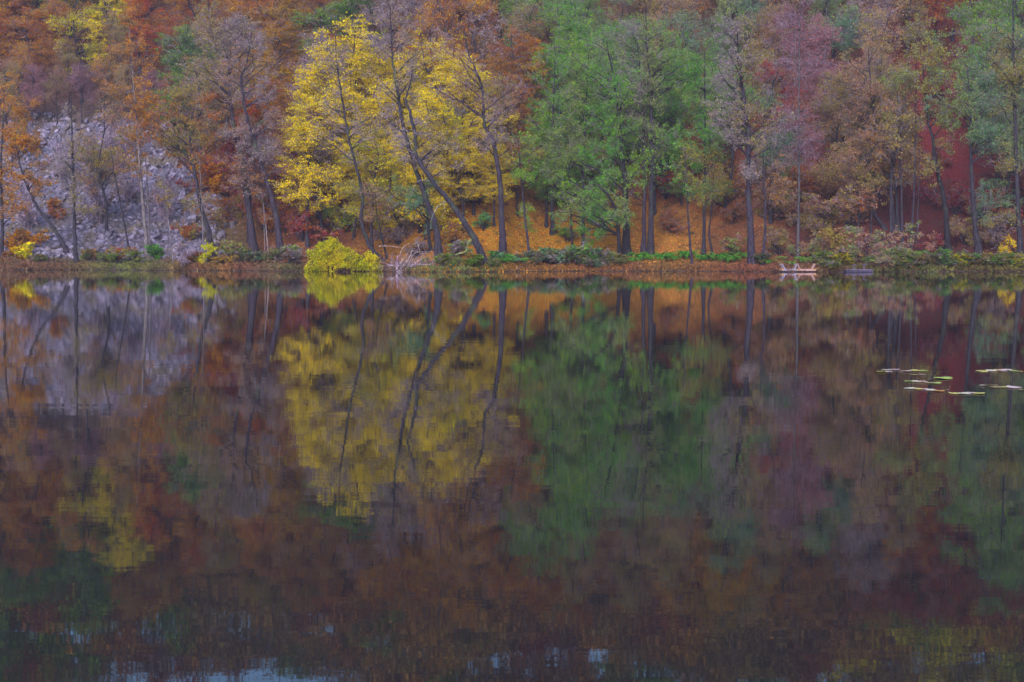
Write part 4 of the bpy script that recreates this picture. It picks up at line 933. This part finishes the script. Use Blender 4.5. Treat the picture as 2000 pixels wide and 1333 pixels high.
# ------------------------------------------------------------------ upturned tables and the dark raft
def box(c, d, R=None, bev=.012):
    bm = bmesh.new(); bmesh.ops.create_cube(bm, size=1)
    for v in bm.verts: v.co = Vector((v.co.x * d[0], v.co.y * d[1], v.co.z * d[2]))
    bmesh.ops.bevel(bm, geom=list(bm.edges), offset=bev, segments=1, affect='EDGES')
    if R is not None: bmesh.ops.rotate(bm, verts=bm.verts, cent=(0, 0, 0), matrix=R)
    bmesh.ops.translate(bm, verts=bm.verts, vec=Vector(c))
    me = bpy.data.meshes.new('board'); bm.to_mesh(me); bm.free(); me.materials.append(WOOD)
    return me
from mathutils import Matrix
def table(px0, px1, lab, wood, end, ends, rz):
    p = at_water((px0 + px1) / 2, 531.6); Wd = (px1 - px0) * p[1] / F
    e = empty('upturned_table', (p[0], p[1], .02)); e.rotation_euler = (0, 0, rz); tag(e, lab, 'table', 'upturned tables at the waterline')
    for k in range(5): link('top_plank', box((0, -.42 + k * .21, .09), (Wd * .98, .19, .06)), e, wood)
    link('rail', box((0, -.40, .20), (Wd * .9, .06, .14)), e, wood); link('rail', box((0, .40, .20), (Wd * .9, .06, .14)), e, wood)
    for s in ends: link('end_beam', box((s * (Wd / 2 - .10), 0, .19), (.22, 1.04, .22), bev=.05), e, end)
    for s in (-1, 1):
        for f in (-1, 1):
            R = Matrix.Rotation(s * math.radians(27), 3, 'Y')
            link('leg', box((s * (Wd / 2 - .22), f * .34, .46), (.12, .09, .66), R), e, wood)
        link('leg_brace', box((s * (Wd / 2 - .15), 0, .56), (.05, .60, .09)), e, wood)
    link('stretcher', box((0, 0, .245), (Wd * .7, .08, .05)), e, wood)
table(1524, 1557, 'grey upturned table with splayed legs up, left of the pair', (.24, .20, .26), (.42, .22, .11), (-1,), .06)
table(1555, 1592, 'pinkish upturned table with splayed legs up, right of the pair', (.34, .20, .18), (.42, .22, .11), (-1, 1), -.05)
def raft():
    p = at_water(1676, 532.0); Wd = 54 * p[1] / F; c = (.10, .08, .125)
    e = empty('dark_raft', (p[0], p[1], .02)); tag(e, 'low dark purple raft with two short posts at the bank', 'raft')
    for k in range(5): link('deck_plank', box((0, -.44 + k * .22, .17), (Wd, .20, .05)), e, c)
    for s in (-1, 1): link('float', box((0, s * .42, .06), (Wd * .98, .22, .16), bev=.05), e, (.07, .055, .10))
    for x in (-.42, .5):
        link('post', box((x, -.1, .40), (.12, .12, .44)), e, c); link('post_cap', box((x + .03, -.1, .655), (.34, .20, .07)), e, c)
    link('side_rail', box((0, -.54, .225), (Wd * .96, .05, .06)), e, (.15, .12, .18))
raft()

# ------------------------------------------------------------------ water lily pads
def pad_mesh(seed):
    rng = np.random.default_rng(seed); n = 26
    a = np.linspace(.16, 2 * math.pi - .16, n)
    V = [(0, 0, .004)]
    for r, hz in ((.55, .006), (1.0, .0)):
        for t in a:
            k = r * (1 + .05 * math.sin(3 * t + seed) + .03 * math.sin(7 * t))
            z = hz + (.055 * max(0, math.sin(2 * t + seed * 1.7)) + .02 * rng.random()) * r * r
            V.append((k * math.cos(t), k * math.sin(t), z + .006))
    V = np.array(V); m = len(V)
    B = V.copy(); B[:, 2] -= .02
    top3 = np.array([[0, 1 + i, 2 + i] for i in range(n - 1)]); top4 = np.array([[1 + i, 1 + n + i, 2 + n + i, 2 + i] for i in range(n - 1)])
    rim = list(range(1 + n, 1 + 2 * n)); loop = [0, 1] + rim + [n]
    sd_ = np.array([[loop[i], loop[i] + m, loop[(i + 1) % len(loop)] + m, loop[(i + 1) % len(loop)]] for i in range(len(loop))])
    return mesh_np('lily_pad', np.vstack([V, B]), [top3, top3[:, ::-1] + m, top4, top4[:, ::-1] + m, sd_], [PADM], smooth=False)
PADM = plain('lily_leaf', .35)
PADS = [pad_mesh(s) for s in range(5)]
PC = {'yellow': (.62, .55, .12), 'pale': (.70, .62, .45), 'pinkish': (.72, .52, .50), 'green': (.38, .50, .10), 'brown': (.30, .22, .08), 'orange': (.68, .30, .05)}
ROWS = [('farthest left', [(205, 232, 130, 'yellow'), (262, 207, 130, 'pale'), (295, 229, 105, 'pinkish'), (372, 205, 125, 'pinkish'), (515, 225, 150, 'pinkish'), (645, 219, 150, 'yellow'), (745, 220, 100, 'green')]),
        ('small brownish', [(620, 272, 105, 'brown'), (722, 268, 85, 'pinkish')]),
        ('middle left', [(555, 352, 130, 'green'), (635, 355, 120, 'pale'), (725, 356, 110, 'pinkish'), (800, 370, 110, 'brown'), (890, 375, 150, 'green')]),
        ('lower left', [(565, 443, 150, 'pale'), (665, 447, 110, 'yellow'), (750, 451, 100, 'pinkish'), (835, 465, 140, 'pale'), (930, 473, 140, 'orange'), (1040, 458, 45, 'pinkish')]),
        ('nearest', [(1130, 505, 160, 'yellow'), (1250, 507, 160, 'pale'), (1340, 497, 110, 'pinkish'), (1430, 504, 150, 'yellow')]),
        ('far right', [(1470, 227, 150, 'yellow'), (1590, 217, 150, 'pale'), (1665, 214, 100, 'orange'), (1760, 212, 180, 'pinkish'), (1870, 224, 110, 'green'), (1945, 230, 90, 'yellow')]),
        ('near right', [(1490, 405, 110, 'pale'), (1605, 402, 130, 'brown'), (1640, 426, 170, 'brown'), (1760, 424, 110, 'yellow'), (1870, 428, 190, 'pinkish'), (1965, 460, 80, 'brown')])]
rngp = np.random.default_rng(14)
for rname, pads in ROWS:
    for k, (zx, zy, zw, c) in enumerate(pads):
        p = at_water(1690 + zx / 6.45, 690 + zy / 6.45, .01)
        r = zw / 6.45 * p[1] / F / 2
        o = link('lily_pad', PADS[rngp.integers(0, 5)], None, tuple(np.array(PC[c]) * rngp.uniform(.85, 1.1)))
        o.location = p; o.scale = (r, r, r); o.rotation_euler = (rngp.normal(.03, .02), rngp.normal(0, .02), rngp.uniform(0, 6.28))
        tag(o, f'{c} lily pad, {"first" if k == 0 else ORD[k]} from left in the {rname} row of pads', 'lily pad', 'water lily pads')
lone = at_water(1690 + 985 / 6.45, 690 + 313 / 6.45, .01)
o = link('lily_pad', PADS[0], None, PC['green']); r = 235 / 6.45 * lone[1] / F / 2
o.location = lone; o.scale = (r, r, r); tag(o, 'single large yellow green lily pad lying apart from the rows', 'lily pad', 'water lily pads')

# ------------------------------------------------------------------ damp autumn air
def haze():
    m, n, l, out = mat('haze')
    v = n.new('ShaderNodeVolumePrincipled'); v.inputs['Color'].default_value = (.82, .76, 1.0, 1); v.inputs['Density'].default_value = .0003; v.inputs['Anisotropy'].default_value = 0.0
    l.new(v.outputs[0], out.inputs['Volume'])
    bm = bmesh.new(); bmesh.ops.create_cube(bm, size=1)
    for q in bm.verts: q.co = Vector((q.co.x * 640, q.co.y * 540 + 170, q.co.z * 107.6 + 50.2))
    me = bpy.data.meshes.new('haze'); bm.to_mesh(me); bm.free(); me.materials.append(m)
    tag(link('haze', me), 'thin violet autumn haze over the lake and slope', 'haze', kind='stuff')
haze()
print('TRIS', sum(len(m.loops) - 2 * len(m.polygons) for m in bpy.data.meshes))
